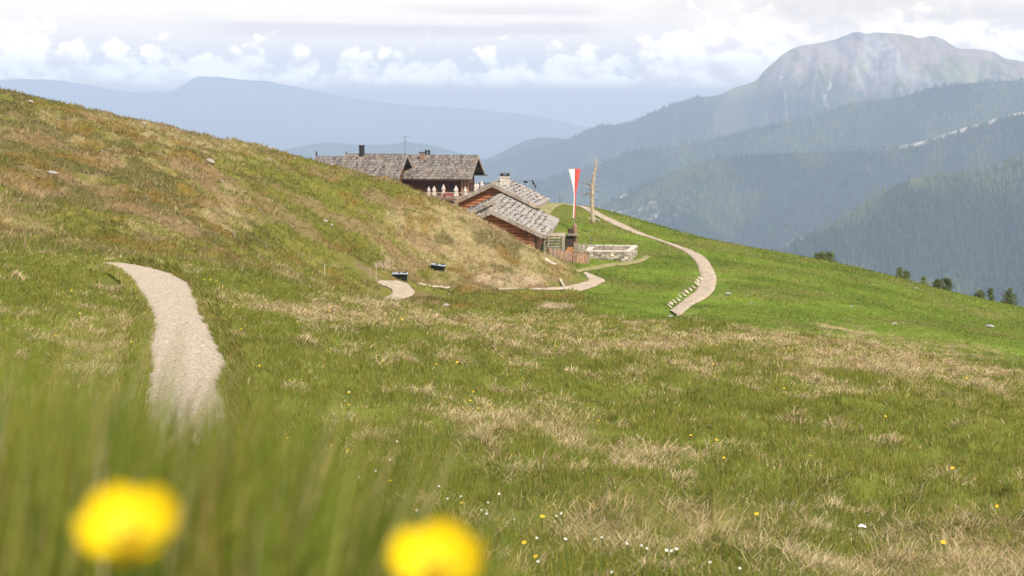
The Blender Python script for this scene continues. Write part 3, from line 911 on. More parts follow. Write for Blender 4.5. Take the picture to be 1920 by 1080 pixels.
gs.add(blades(X, Y, ground_z(X, Y) + R2 * .7 * (1 - ro ** 2), np.repeat(hh, nb) * rng.uniform(.5, 1.15, len(X)), np.maximum(.0022, Y * .00036), az, rng.uniform(.7, 1.8, len(X)) * (.55 + .6 * ro), jitcol(c, len(X), .6, 1.3, .06), .85))
# 3. darker lush green clumps
x, y = field(N_TUFT // 5, 4.2, 30., .44, 1.0); z = ground_z(x, y); D, *_ = dryness(x, y, z)
k = (rng.random(len(x)) < 1 - sstep(.3, .6, D)) & (path_mask(x, y) < .05); x, y, z = x[k], y[k], z[k]; nb = 46
ex = np.array([place(q[0], q[1], 4, 30) for q in ((770, 636), (790, 640), (745, 640), (1150, 630), (1660, 680), (720, 640), (1500, 912), (1520, 915), (1350, 930), (1400, 900))])
x = np.concatenate([x, ex[:, 0]]); y = np.concatenate([y, ex[:, 1]])
sc_ = np.concatenate([np.ones(len(z)), np.full(len(ex), 2.2)])
rad = rng.uniform(.04, .12, len(x)) * sc_; X = np.repeat(x, nb) + rng.normal(0, 1, len(x) * nb) * np.repeat(rad, nb); Y = np.repeat(y, nb) + rng.normal(0, 1, len(x) * nb) * np.repeat(rad, nb)
v = rng.random(len(X))[:, None]
gs.add(blades(X, Y, ground_z(X, Y) - .01, np.repeat(rng.uniform(.06, .12, len(x)) * sc_ ** .6, nb) * rng.uniform(.6, 1.1, len(X)), np.maximum(.0035, Y * .0004), rng.uniform(0, 6.28, len(X)), np.abs(rng.normal(.3, .25, len(X))), jitcol(G_DK * (1 - v) + G_BL * v, len(X)), .6))
# 4. grass fringe over the edges of the footpath
fr = resample(tr['trail'], .02)
for sgn in (0, 1):
    e = np.array([q[sgn] for q in fr]); o_ = np.array([q[1 - sgn] for q in fr])
    d = (e - o_)[:, :2]; d /= np.linalg.norm(d, axis=1)[:, None]
    rep = 14; E = np.repeat(e[:, :2], rep, 0); Dv = np.repeat(d, rep, 0); nn = len(E)
    off = rng.uniform(-.06, .20, nn) + .10 * (fbm(E[:, 1] * 4, E[:, 0] * 4, 2, 531) - .5)
    X = E[:, 0] + Dv[:, 0] * off; Y = E[:, 1] + Dv[:, 1] * off + rng.normal(0, .02, nn)
    c = np.where((rng.random(nn) < .15)[:, None], ST_D[None], np.where((rng.random(nn) < .5)[:, None], G_BL[None], G_DK[None]))
    gs.add(blades(X, Y, ground_z(X, Y), rng.uniform(.05, .13, nn), np.maximum(.004, Y * .00042), np.arctan2(-Dv[:, 1], -Dv[:, 0]) + rng.normal(0, .9, nn), rng.uniform(.2, 1.2, nn), jitcol(c, nn), .6))
gs.build('meadow_grass')

# 5. coarse turf further off: hill, hollow and the green slope
gf = GrassSet()
x, y = field(N_FAR, 29., 165., .47, .35)
k = (rng.random(len(x)) > path_mask(x, y) * 1.05)
x, y = x[k], y[k]
z = ground_z(x, y); D, fo, hi, gsl, px, py = dryness(x, y, z)
gc = ground_col(x, y, z)
n = len(x)
D2 = D + (fbm(x * 1.1, y * .8, 3, 541) - .5) * .9
col, dry = blade_cols(n, D2)
col = col * (1 + .25 * gsl * (~dry))[:, None]
col = np.where((rng.random(n) < .62)[:, None], gc * 1.25, col * np.where(dry, .82, .95)[:, None])
hgt = (.10 + .14 * rng.random(n)) * (1 + y / 130.) * (1 - .55 * gsl) * (1 - .30 * hi)
hgt = hgt * (.6 + .8 * fbm(x * .6, y * .5, 3, 551))
wd = np.maximum(.012, y * .00062) * rng.uniform(.6, 1.5, n)
az = np.where(rng.random(n) < .6, rng.normal(-.2, .6, n), rng.uniform(0, 6.28, n))
gf.add(blades(x, y, z - .02, hgt, wd, az, rng.uniform(.2, 1.3, n), jitcol(col, n, .55, 1.35, .08), .5, seg=1))
gf.build('hill_turf')

# 6. tall grass on the bank right in front of the lens
gt = GrassSet()
n = N_TALL
u = rng.random(n); y = .55 * (4.2 / .55) ** (u ** .8); a = rng.uniform(-.55, .03, n)
edge = -.075 + .035 * (y - 2) * -.35 + rng.normal(0, .022, n)
dens = sstep(0, .10, edge - a)
k = rng.random(n) < dens * .98 + .0
x = a[k] * y[k]; y = y[k]; a = a[k]; z = ground_z(x, y); n = len(x)
# a line of sight along which the tops end: lower to the right
pyt = 590 + 146 * sstep(-.40, -.285, a) + 24 * sstep(-.24, -.19, a) + 120 * sstep(-.20, -.10, a) + 130 * sstep(-.13, -.06, a)
lim = -(pyt - 185) / F * y - z
hgt = np.minimum(np.clip(lim, .04, None) * np.where(rng.random(n) < .6, rng.uniform(.8, 1.1, n), rng.uniform(.5, 1.15, n)), rng.uniform(.22, .56, n))
v = rng.random(n)[:, None]
ck = fbm(a * 22, y * .6, 3, 561)
c = np.where((rng.random(n) < .03 + .14 * sstep(.55, .72, ck))[:, None], (ST_D * (1 - v) + np.array((.36, .31, .16)) * v), np.where((rng.random(n) < .22)[:, None], G_YL[None] * .8, (G_DK * (1 - v) + G_BL * v) * np.array((.74, .86, .55)))) * (.72 + .66 * fbm(a * 30 + 7, y * .8, 2, 565))[:, None]
gt.add(blades(x, y, z - .01, hgt, rng.uniform(.0022, .0052, n), np.where(rng.random(n) < .6, rng.normal(0.2, .7, n), rng.uniform(0, 6.28, n)), np.abs(rng.normal(.25, .22, n)), jitcol(c, n, .62, 1.3), .75))
gt.build('tall_grass')
# ------------------------------------------------------------------ building materials
m_logs = solid('brown_logs', (.37, .150, .072), .75, 3.5, .45, .25, attr=True, stretch=(.25, 1, 3))
m_logs_dk = solid('dark_logs', (.13, .050, .026), .75, 3.5, .45, .25, attr=True, stretch=(.25, 1, 3))
m_shake = solid('grey_shakes', (.40, .36, .325), .85, 6, .40, .5, attr=True)
m_shake_dk = solid('brown_shakes', (.205, .172, .15), .85, 6, .40, .5, attr=True)
m_greywood = solid('weathered_wood', (.33, .275, .225), .85, 5, .4, .4, attr=True, stretch=(1, 1, 1))
m_redwood = solid('reddish_boards', (.33, .205, .14), .85, 5, .4, .4, attr=True)
m_darkwood = solid('dark_wood', (.055, .036, .027), .8, 5, .4, .3)
m_stone = solid('field_stone', (.34, .305, .25), .95, 3, .5, .6, col2=(.16, .14, .105), attr=True)
m_rubble, rnt, rb_ = new_mat('rubble_wall')
_v = N(rnt, 'ShaderNodeTexVoronoi', i_Scale=3.2); _t = N(rnt, 'ShaderNodeTexCoord'); rnt.links.new(_t.outputs['Object'], _v.inputs['Vector'])
_r = N(rnt, 'ShaderNodeValToRGB'); _r.color_ramp.elements[0].color = (.12, .105, .085, 1); _r.color_ramp.elements[1].color = (.40, .36, .30, 1)
_s = N(rnt, 'ShaderNodeSeparateColor'); rnt.links.new(_v.outputs['Color'], _s.inputs[0]); rnt.links.new(_s.outputs[0], _r.inputs['Fac']); rnt.links.new(_r.outputs['Color'], rb_.inputs['Base Color'])
_b = N(rnt, 'ShaderNodeBump', i_Strength=.8, i_Distance=.08); rnt.links.new(_v.outputs['Distance'], _b.inputs['Height']); rnt.links.new(_b.outputs['Normal'], rb_.inputs['Normal']); rb_.inputs['Roughness'].default_value = .95
m_coping = solid('pale_stone', (.56, .50, .43), .9, 5, .3, .4)
m_rock = solid('lichen_rock', (.36, .33, .29), .95, 3.5, .45, .7)
m_roofstone = solid('dark_roof_stone', (.11, .092, .076), .95, 5, .5, .5)
m_brick = solid('chimney_brick', (.26, .17, .125), .9, 8, .4, .4)
m_metal = solid('dark_metal', (.035, .033, .034), .5, 8, .3, .1, metal=.3)
m_greymetal = solid('grey_metal', (.22, .22, .23), .5, 8, .3, .1, metal=.4)
m_canvas = solid('cream_canvas', (.62, .56, .50), .9, 6, .12, .1)
m_canvasp = solid('pinkish_canvas', (.58, .48, .45), .9, 6, .12, .1)
m_white = solid('white_cloth', (.82, .80, .80), .9, 4, .06, .1)
m_red = solid('red_cloth', (.62, .085, .075), .85, 4, .2, .1)
m_redtab = solid('dark_red_cloth', (.25, .045, .05), .85, 4, .2, .1)
m_deadwood = solid('bleached_dead_wood', (.45, .375, .285), .85, 5, .4, .5, attr=True, stretch=(1, 1, .35))
m_plank = solid('pale_plank', (.58, .51, .39), .85, 4, .4, .4)
m_rim = solid('pale_grey_plastic', (.34, .37, .42), .5, 8, .2, .1)
m_black = solid('black_plastic', (.018, .020, .026), .5, 8, .3, .1)


def rvar(lo=.7, hi=1.3, warm=.06):
    k = rng.uniform(lo, hi); w = rng.normal(0, warm)
    return (k * (1 + w), k, k * (1 - w))


def rock_mesh(name, s=(1, 1, .6), seed=0, mat=None, sub=2):
    import bmesh
    bm = bmesh.new(); bmesh.ops.create_icosphere(bm, subdivisions=sub, radius=1)
    r = np.random.default_rng(seed)
    pl = r.normal(0, 1, (7, 3)); pl /= np.linalg.norm(pl, axis=1)[:, None]; dd = r.uniform(.6, .95, 7)
    for v in bm.verts:
        p = np.array(v.co)
        for n_, d_ in zip(pl, dd):
            q = p @ n_
            if q > d_: p = p - n_ * (q - d_) * .9
        p = p * (1 + .10 * (r.random() - .5))
        v.co = Vector((p[0] * s[0], p[1] * s[1], p[2] * s[2]))
    me = bpy.data.meshes.new(name); bm.to_mesh(me); bm.free()
    if mat: me.materials.append(mat)
    return me


def link(name, me, parent=None, loc=None, rot=None, sc=None):
    o = bpy.data.objects.new(name, me); COL.objects.link(o)
    if parent is not None: o.parent = parent
    if loc is not None: o.location = loc
    if rot is not None: o.rotation_euler = rot
    if sc is not None: o.scale = sc
    return o


STONES = [rock_mesh('roof_stone', (.13, .09, .055), 40 + i, m_roofstone, 1) for i in range(3)]
STONES_L = [rock_mesh('roof_stone', (.13, .09, .055), 50 + i, m_rock, 1) for i in range(2)]


def roof_slope(root, rz, x0, sgn, y0, y1, run, drop, thick, ncourse, mat, shw, dark=.0, stone_gap=1.3, light_stones=.2, name='roof', dash=False):
    """one pitch: slab, courses of overlapping wooden shakes, and stones that hold them down"""
    m = MB(); Ls = math.hypot(run, drop); ang = math.atan2(drop, run)
    dn = Vector((sgn * math.cos(ang), 0, -math.sin(ang))); nrm = Vector((sgn * math.sin(ang), 0, math.cos(ang)))
    M = Matrix((dn, Vector((0, 1, 0)), nrm)).transposed()
    top = Vector((x0, 0, rz))
    m.box(top + dn * Ls / 2 + Vector((0, (y0 + y1) / 2, 0)) - nrm * thick * .5, (Ls / 2, (y1 - y0) / 2, thick / 2), M, (.62, .58, .55))
    cl = Ls / ncourse
    for i in range(ncourse):
        y = y0 - .04
        while y < y1:
            w = shw * rng.uniform(.6, 1.4); w = min(w, y1 + .04 - y)
            if w < .04: break
            ext = rng.uniform(-.05, .07) + (.06 if i == ncourse - 1 else 0)
            ln = cl * 1.22 + ext
            c = top + dn * (cl * i + cl - ln / 2 + .06 + ext / 2) + Vector((0, y + w / 2, 0)) + nrm * (.045 + rng.uniform(0, .02))
            Mt = M @ Matrix.Rotation(-.06 * 1. / max(cl, .3) * .5 + rng.normal(0, .012), 3, 'Y')
            col = rvar(.62, 1.28, .05)
            if rng.random() < .10: col = tuple(q * .55 for q in col)
            m.box(c, (ln / 2, w / 2 - .012, .022), Mt, col)
            y += w
    o = m.build(name, mat, root)
    n = 0
    for i in range(1, ncourse + (0 if not dash else 0)):
        y = y0 + rng.uniform(.3, .9)
        while y < y1 - .2 and n < 90:
            st = STONES_L[int(rng.integers(2))] if rng.random() < light_stones else STONES[int(rng.integers(3))]
            p = top + dn * (cl * i + rng.uniform(-.05, .10)) + Vector((0, y, 0)) + nrm * .12
            s_ = rng.uniform(.75, 1.3)
            link('roof_stone', st, o, p, (rng.normal(0, .15), sgn * ang, rng.uniform(0, 3)), (s_, s_ * rng.uniform(.8, 1.5), s_ * .9)); n += 1
            y += stone_gap * rng.uniform(.6, 1.5)
    return o


def ridge_stones(root, rz, x0, y0, y1, gap):
    y = y0
    while y < y1:
        s_ = rng.uniform(.7, 1.25)
        link('roof_stone', STONES[int(rng.integers(3))], root, (x0 + rng.normal(0, .08), y, rz + .10), (0, 0, rng.uniform(0, 3)), (s_, s_, s_))
        y += gap * rng.uniform(.6, 1.5)


def log_gable(root, hw, y, z0, rz, pitch, mat, lh=.26, name='wall', x0=0., back=False):
    """stacked horizontal logs filling the gable from z0 to the roof"""
    m = MB(); z = z0
    while z < rz - .15:
        lim = hw if z + lh * .5 < rz - hw * pitch else max(.1, (rz - z - lh * .4) / pitch)
        lim = min(hw, lim)
        m.tube([(x0 - lim - (.16 if lim == hw else 0), y, z + lh / 2), (x0 + lim + (.16 if lim == hw else 0), y, z + lh / 2)], lh * .53, 8, rvar(.62, 1.35, .07))
        z += lh
    return m.build(name, mat, root)


def log_side(root, x, y0, y1, z0, z1, mat, lh=.26, name='wall'):
    m = MB(); z = z0 + lh * .5
    while z < z1:
        m.tube([(x, y0 - .16, z), (x, y1 + .16, z)], lh * .53, 8, rvar(.62, 1.35, .07)); z += lh
    return m.build(name, mat, root)


def rakes(root, rz, x0, y, run, drop, th, mat, left=True, right=True, seg=6):
    """grey barge boards in short lengths along the front edge of the roof"""
    ang = math.atan2(drop, run); Ls = math.hypot(run, drop)
    for sgn in ([-1] if left else []) + ([1] if right else []):
        m = MB(); dn = Vector((sgn * math.cos(ang), 0, -math.sin(ang))); nrm = Vector((sgn * math.sin(ang), 0, math.cos(ang)))
        M = Matrix((dn, Vector((0, 1, 0)), nrm)).transposed()
        for k in range(seg):
            c = Vector((x0, y, rz)) + dn * (Ls * (k + .5) / seg) - nrm * (th * .5 - .03) + Vector((0, rng.normal(0, .012), 0))
            m.box(c, (Ls / seg / 2 - .015, .05, th / 2), M, rvar(.75, 1.15, .04), .01)
        m.build('barge_board', mat, root)


# ------------------------------------------------------------------ the two log huts
def hut(label, cat, apex, yaw, halfL, halfR, drop_ratio, length, over, ground, shake, sections, chimney=False):
    root = empty('log_hut', (apex.x, apex.y, ground), -yaw)
    tag(root, label, 'log hut', 'log huts on the slope')
    rz = apex.z - ground
    hwL, hwR = halfL - .75, halfR - .75
    wz = rz - .10
    x0 = (hwR - hwL) / 2; hw = (hwR + hwL) / 2
    log_gable(root, hw, over, .5, wz, drop_ratio, m_logs, x0=0.)
    log_gable(root, hw, length - over, .5, wz, drop_ratio, m_logs, x0=0.)
    for x in (-hw, hw):
        log_side(root, x, over, length - over, .5, wz - hw * drop_ratio, m_logs)
    m = MB()
    m.box((0, length / 2, -.28), (hw + .10, length / 2 - over + .10, .80))                # rubble foundation
    m.build('stone_base', m_rubble, root)
    for (ys, ye, dx, dz, hl, hr) in sections:
        roof_slope(root, rz + dz, dx, 1, ys, ye, hr, hr * drop_ratio, .16, 11, shake, .20, light_stones=.25, stone_gap=.95)
        roof_slope(root, rz + dz, dx, -1, ys, ye, hl, hl * drop_ratio, .16, 11, shake, .20, light_stones=.25, stone_gap=1.1)
        rakes(root, rz + dz, dx, ys - .03, hl, hl * drop_ratio, .30, m_greywood, right=False)
        rakes(root, rz + dz, dx, ys - .03, hr, hr * drop_ratio, .30, m_greywood, left=False)
        m = MB(); m.box((dx, (ys + ye) / 2, rz + dz + .06), (.20, (ye - ys) / 2, .035), None, (.95, .95, .95), .01); rb = m.build('ridge_board', m_greywood, root)
        # log purlins that carry the overhang
        for q in (-.62, 0., .62):
            m = MB(); xx = dx + q * (hr if q > 0 else hl); zz = rz + dz - abs(xx - dx) * drop_ratio - .30
            m.tube([(xx, ys + .05, zz), (xx, ys + 1.3, zz)], .12, 8, (.6, .5, .45)); m.build('purlin', m_greywood, root)
        # gutter board along the right eave
        m = MB(); m.box((dx + hr + .02, (ys + ye) / 2, rz + dz - hr * drop_ratio - .10), (.06, (ye - ys) / 2, .13), None, (1.15, 1.12, 1.1), .01); m.build('eave_board', m_greywood, root)
    return root, rz


A1 = P(921, 394.5, 110); B1 = P(958, 369, 127)
yaw1 = math.atan2(B1.x - A1.x, B1.y - A1.y)
c1 = P(1021, 441, 110); hr1 = (c1.x - A1.x); dr = (A1.z - c1.z) / hr1
hut1, rz1 = hut('lower log hut nearest the camera, with two overlapping pale shake roofs', 'log hut', A1, yaw1, hr1 * .80, hr1, dr, 15.5, .55, -13.1,
           m_shake, [(0, 6.2, 0, 0, hr1 * .62, hr1), (5.6, 15.5, -.55, .30, hr1 * .9, hr1 + .75)])
A2 = P(923, 344, 124); B2 = P(957, 336, 132)
yaw2 = R(9)
c2 = P(1008, 385, 124); hr2 = c2.x - A2.x; dr2 = (A2.z - c2.z) / hr2
hut2, rz2 = hut('upper log hut with a stone chimney on its grey shake roof, behind the lower hut', 'log hut', A2, yaw2, 3.45, hr2, dr2, 8.2, .55, -12.9,
           m_shake, [(0, 8.2, 0, 0, 3.45, hr2)])
m = MB()
for k in range(4):
    m.box((.75, 2.3, rz2 - .35 + k * .27 - .3), (.38, .36, .135), None, rvar(.9, 1.3), .02)
m.box((.75, 2.3, rz2 + .46), (.42, .40, .05), None, (.5, .5, .5), .01)
ch = m.build('chimney', m_coping, hut2)
m = MB()
for dx, dy in ((-.3, -.3), (.3, -.3), (-.3, .3), (.3, .3)): m.box((.75 + dx, 2.3 + dy, rz2 + .62), (.08, .08, .09))
m.box((.75, 2.3, rz2 + .55), (.30, .28, .05)); m.box((.75, 2.3, rz2 + .74), (.40, .38, .035)); m.build('chimney_cap', m_darkwood, ch)
link('roof_stone', STONES[1], hut2, (1.75, 2.6, rz2 - .25), (0, .4, 1), (1.6, 1.4, 1.7))

# corner post under the lower hut's eave
m = MB(); xx = hr1 - .95
m.tube([(xx, .55, -1.2), (xx, .55, rz1 - hr1 * dr + .25)], .17, 8, (.8, .7, .65)); m.build('post', m_redwood, hut1)

# ------------------------------------------------------------------ the chalet: two gabled houses end to end
def chalet(label, apex, rzrot, length, run, drop, ground, wall_h, over, ncourse, extra=None):
    root = empty('chalet', (apex.x, apex.y, ground), rzrot); tag(root, label, 'chalet', 'brown timber chalets behind the hill')
    rz = apex.z - ground; pr = drop / run; hw = run - 1.1
    log_gable(root, hw, over, 0, rz - .3, pr, m_logs_dk); log_gable(root, hw, length - .8, 0, rz - .3, pr, m_logs_dk)
    for x in (-hw, hw): log_side(root, x, over, length - .8, 0, rz - .3 - hw * pr, m_logs_dk)
    for sgn in (-1, 1):
        roof_slope(root, rz, 0, sgn, 0, length, run, drop, .18, ncourse, m_shake_dk, .27, stone_gap=1.5, light_stones=.15)
    ridge_stones(root, rz, 0, .3, length - .3, 1.3)
    rakes(root, rz, 0, -.04, run, drop, .34, m_greywood, seg=4)
    for q in (-.8, -.4, 0., .4, .8):
        m = MB(); zz = rz - abs(q) * drop - .42
        m.tube([(q * run, .06, zz), (q * run, over + .3, zz)], .13, 8, (.5, .4, .35)); m.build('purlin', m_darkwood, root)
    for sgn in (-1, 1):                                              # long gutter boards
        m = MB(); m.box((sgn * (run + .05), length / 2 - .1, rz - drop - .10), (.07, length / 2 + .25, .07), None, (.55, .5, .48)); m.build('gutter', m_darkwood, root)
    return root, rz


CB = P(896, 292, 190); gB = -13.0
rotB = R(90 - 7.6)
eb = P(884, 337, 184)
chB, rzB = chalet('right hand brown timber chalet with brick chimney, behind the umbrella terrace', CB, rotB, 11.5, 6.25, CB.z - eb.z - .05, gB, 2.3, 1.5, 9)
CA = P(763, 290, 184.5); ea = P(746, 338, 178)
chA, rzA = chalet('left hand brown timber chalet with black stovepipe, half hidden by the hill', CA, rotB, 8.2, 6.1, CA.z - ea.z - .05, gB, 2.3, .9, 9)
# lower continuation of the left roof
prA = (CA.z - ea.z - .05) / 6.1
for sgn in (-1, 1): roof_slope(chA, rzA - .38, 0, sgn, 8.1, 12.2, 6.1, 6.1 * prA, .18, 9, m_shake_dk, .27, stone_gap=1.5, light_stones=.15)
ridge_stones(chA, rzA - .38, 0, 8.4, 12, 1.3)
m = MB(); m.tube([(0, 12.15, rzA - .6), (0, 12.15, rzA + .35)], .10, 6, (.6, .6, .6)); m.tube([(0, 8.12, rzA - .2), (0, 8.12, rzA + .35)], .09, 6, (.6, .6, .6)); m.build('gable_finial', m_darkwood, chA)


def local_on(root, px, py, ly):
    """local coordinates (in the chalet's frame) of a photo pixel on the plane y = ly"""
    inv = Matrix.Translation(root.location) @ Matrix.Rotation(root.rotation_euler[2], 4, 'Z')
    inv = inv.inverted(); o_ = inv @ Vector((0, 0, 0)); d_ = inv @ P(px, py, 100.) - o_
    return o_ + d_ * ((ly - o_.y) / d_.y)


# chimneys: find how far along the ridge they stand
def along(root, px, lx):
    inv = (Matrix.Translation(root.location) @ Matrix.Rotation(root.rotation_euler[2], 4, 'Z')).inverted()
    o_ = inv @ Vector((0, 0, 0)); d_ = inv @ P(px, 290, 100.) - o_
    return (o_ + d_ * ((lx - o_.x) / d_.x)).y


y = along(chA, 678.5, -.4)
m = MB(); m.tube([(-.4, y, rzA - .7), (-.4, y, rzA + 1.15)], .36, 14); m.tube([(-.4, y, rzA + 1.12), (-.4, y, rzA + 1.24)], .41, 14); m.build('stovepipe', m_metal, chA)
y = along(chB, 791.5, -1.3)
m = MB()
for k in range(7): m.box((-1.3, y, rzB - .95 + k * .2), (.30, .30, .098), None, rvar(.8, 1.2), .012)
cb = m.build('chimney', m_brick, chB)
m = MB(); m.box((-1.3, y, rzB + .47), (.40, .40, .06)); m.build('chimney_cap', m_darkwood, cb)
for px in (799, 804.5):
    y = along(chB, px, .3); m = MB(); m.tube([(.3, y, rzB - .5), (.3, y, rzB + .62)], .15, 10); m.tube([(.3, y, rzB + .60), (.3, y, rzB + .70)], .20, 10); m.build('flue_pipe', m_metal, chB)
m = MB(); m.tube([(0, .25, rzA - .2), (0, .25, rzA + 2.45)], .035, 6)
for z_, hl in ((2.4, .75), (2.1, .22), (1.75, .26), (1.4, .22)):
    m.tube([(-.05, .25 + .15, rzA + z_), (-.05, .25 - hl, rzA + z_ - .06)], .022, 5)
m.build('antenna', m_greymetal, chA)
# carved posts and dark-paned windows beneath the right house's eave
for px in (866, 872, 877):
    y = along(chB, px, -5.6); m = MB(); m.tube([(-5.6, y, 0), (-5.6, y, 1.0), (-5.6, y, 1.15), (-5.6, y, 2.3)], [.13, .17, .10, .16], 8, (1, .9, .8)); m.build('carved_post', m_redwood, chB)
for px0, px1 in ((800, 808), (822, 832), (842, 852)):
    a_ = along(chB, px0, -5.2); b_ = along(chB, px1, -5.2)
    m = MB(); m.box((-5.31, (a_ + b_) / 2, 1.35), (.05, abs(a_ - b_) / 2, .55), None, (.7, .7, .7)); w_ = m.build('window', m_darkwood, chB)
    m = MB(); m.box((-5.37, (a_ + b_) / 2, 1.35), (.012, abs(a_ - b_) / 2 - .07, .46)); m.build('pane', m_black, w_)
# balcony railing off the right gable end
pa = P(880, 343, 187); pb = P(922, 343, 193)

# ------------------------------------------------------------------ terrace with closed parasols
DZ = P(840, 373, 179.0).z
t0 = P(780, 373, 179.2); t1 = P(900, 373, 180.5)
ter = empty('terrace', ((t0.x + t1.x) / 2, t0.y, DZ), 0); tag(ter, 'wooden terrace with pale hand rail in front of the chalets', 'terrace')
hl = (t1.x - t0.x) / 2 + 1.0
m = MB()
for k in range(34): m.box((-hl + hl * 2 * (k + .5) / 34, 4.0, -.06), (hl / 34 - .006, 4.4, .06), None, rvar(.7, 1.1))
m.box((0, -.42, -.14), (hl, .04, .13), None, (.35, .3, .28)); m.build('deck', m_redwood, ter)
for k in range(9):
    m = MB(); m.box((-hl + k * hl / 4, -.3, -.6), (.08, .08, .5)); m.build('support_post', m_darkwood, ter)
zr = P(840, 361.5, 179).z - DZ
m = MB(); m.tube([(-hl, -.35, zr), (hl, -.35, zr - .02)], .055, 8, (1.25, 1.2, 1.1)); m.build('hand_rail', m_greywood, ter)
for k in range(7):
    m = MB(); m.box((-hl + k * hl / 3, -.35, zr / 2), (.03, .03, zr / 2), None, (.8, .8, .8)); m.build('rail_post', m_greywood, ter)
gp0 = P(879, 343.5, 186); gp1 = P(926, 343.5, 188)
br = empty('balcony_railing', ((gp0.x + gp1.x) / 2, gp0.y, -12.9), math.atan2(gp1.y - gp0.y, gp1.x - gp0.x)); tag(br, 'dark open railing between the right chalet and the upper hut', 'railing')
hl2 = (gp1 - gp0).length / 2; zt = gp0.z + 12.9
m = MB(); m.box((0, 0, zt), (hl2, .05, .05)); m.build('top_rail', m_metal, br)
for k in range(8):
    m = MB(); m.box((-hl2 + hl2 * 2 * (k + .5) / 8, 0, zt / 2), (.035, .035, zt / 2 - .05)); m.build('post', m_metal, br)
m = MB(); m.box((0, 0.6, .95), (hl2, .7, .08)); m.build('walkway', m_darkwood, br)


def parasol(px, top, Y, base_z, label, mat, wide=1., grp='closed parasols on the terrace'):
    tp = P(px, top, Y)
    root = empty('closed_parasol', (tp.x, tp.y, base_z)); tag(root, label, 'parasol', grp)
    h = tp.z - base_z
    m = MB(); m.tube([(0, 0, 0), (0, 0, h - .05)], .028, 6); m.build('pole', m_greywood, root)
    m = MB(); m.tube([(0, 0, 0), (0, 0, .07)], .26, 12, (.6, .6, .6)); m.build('base', m_coping, root)
    V = []; n = 16; prof = [(.02, 0), (.10, .10), (.20, .26), (.27, .40), (.20, .52), (.185, .56), (.25, .72), (.30, .88), (.27, .96)]
    cl = h * .88
    for r, t in prof:
        for k in range(n):
            q = r * .86 * wide * (1 + (.22 if k % 2 else -.22) * min(1, t * 3)) * .95; a = k * 2 * math.pi / n
            V.append((q * math.cos(a), q * math.sin(a), h - t * cl))
    Fc = [(i * n + k, i * n + (k + 1) % n, (i + 1) * n + (k + 1) % n, (i + 1) * n + k) for i in range(len(prof) - 1) for k in range(n)]
    mesh_obj('canopy', V, [tuple(reversed(f)) for f in Fc], mat, root)
    return root


for px, tp, Y, lab, mt, wd in ((804, 349.5, 181.5, 'leftmost closed pinkish parasol, half hidden by the hillside', m_canvasp, .8), (814, 349, 182.5, 'closed cream parasol with a bulging top, second from the left on the terrace', m_canvas, 1.),
                               (831.5, 345.5, 180.6, 'tallest closed pinkish white parasol at the middle of the terrace', m_canvasp, 1.), (855, 348, 180.4, 'broad closed cream parasol with a waisted canopy, fourth from left', m_canvas, 1.15),
                               (872.5, 350, 181.2, 'closed cream parasol in front of the carved posts', m_canvas, .9)):
    parasol(px, tp, Y, DZ, lab, mt, wd)
for px, tp, Y, lab in ((891.5, 342.5, 184.5, 'left one of three closed parasols by the dark railing'), (895.5, 342.0, 185.2, 'middle one of three closed parasols by the dark railing'), (903.5, 338.5, 185, 'right and tallest of three closed parasols by the dark railing')):
    parasol(px, tp, Y, -12.3, lab, m_canvas, .8, 'closed parasols by the dark railing')
tb = empty('terrace_table', tuple(P(841, 372.5, 180.2))); tb.location.z = DZ
tag(tb, 'small table under a red cloth on the terrace behind the hand rail', 'table')
m = MB(); m.box((0, 0, .70), (.62, .4, .03)); m.box((0, -.40, .55), (.62, .015, .18)); m.build('tablecloth', m_redtab, tb)
for sx in (-.5, .5):
    m = MB(); m.box((sx, 0, .33), (.04, .3, .33)); m.build('leg', m_darkwood, tb)

# ------------------------------------------------------------------ log crib, water trough, fences, stone pen
c = P(1037, 462, 113.0); g = gz(c.x, c.y)
cr = empty('log_crib', (c.x, c.y, g), R(-4)); tag(cr, 'open slatted crib of grey logs beside the lower hut', 'log crib')
w = (P(1056, 462, 113).x - P(1018, 462, 113).x) / 2; ztop = P(1037, 444.5, 113).z - g
for (yy, nm) in ((0, 'slatted_side'), (2.4, 'slatted_side')):
    m = MB()
    for k in range(8): m.tube([(-w, yy, ztop * (k + .5) / 8), (w + rng.normal(0, .05), yy, ztop * (k + .5) / 8 + rng.normal(0, .02))], .062, 7, rvar(.75, 1.3))
    m.build(nm, m_greywood, cr)
for xx in (-w, w):
    m = MB()
    for k in range(8): m.tube([(xx, 0, ztop * (k + .1) / 8), (xx, 2.4, ztop * (k + .1) / 8)], .055, 7, rvar(.75, 1.2))
    m.build('slatted_side', m_greywood, cr)
for xx in (-w + .1, -w + .42, w - .08):
    m = MB(); m.tube([(xx, -.1, -.3), (xx, -.1, ztop + .1)], .07, 7, (1, 1, 1)); m.build('post', m_greywood, cr)
m = MB()
for k in range(5): m.box((.15 + rng.normal(0, .1), .3 + k * .42, ztop + .10 + .03 * (k % 2)), (w * .92, .19, .04), Matrix.Rotation(rng.normal(0, .05), 3, 'Z'), rvar(1.0, 1.5))
m.build('lid_boards', m_greywood, cr)

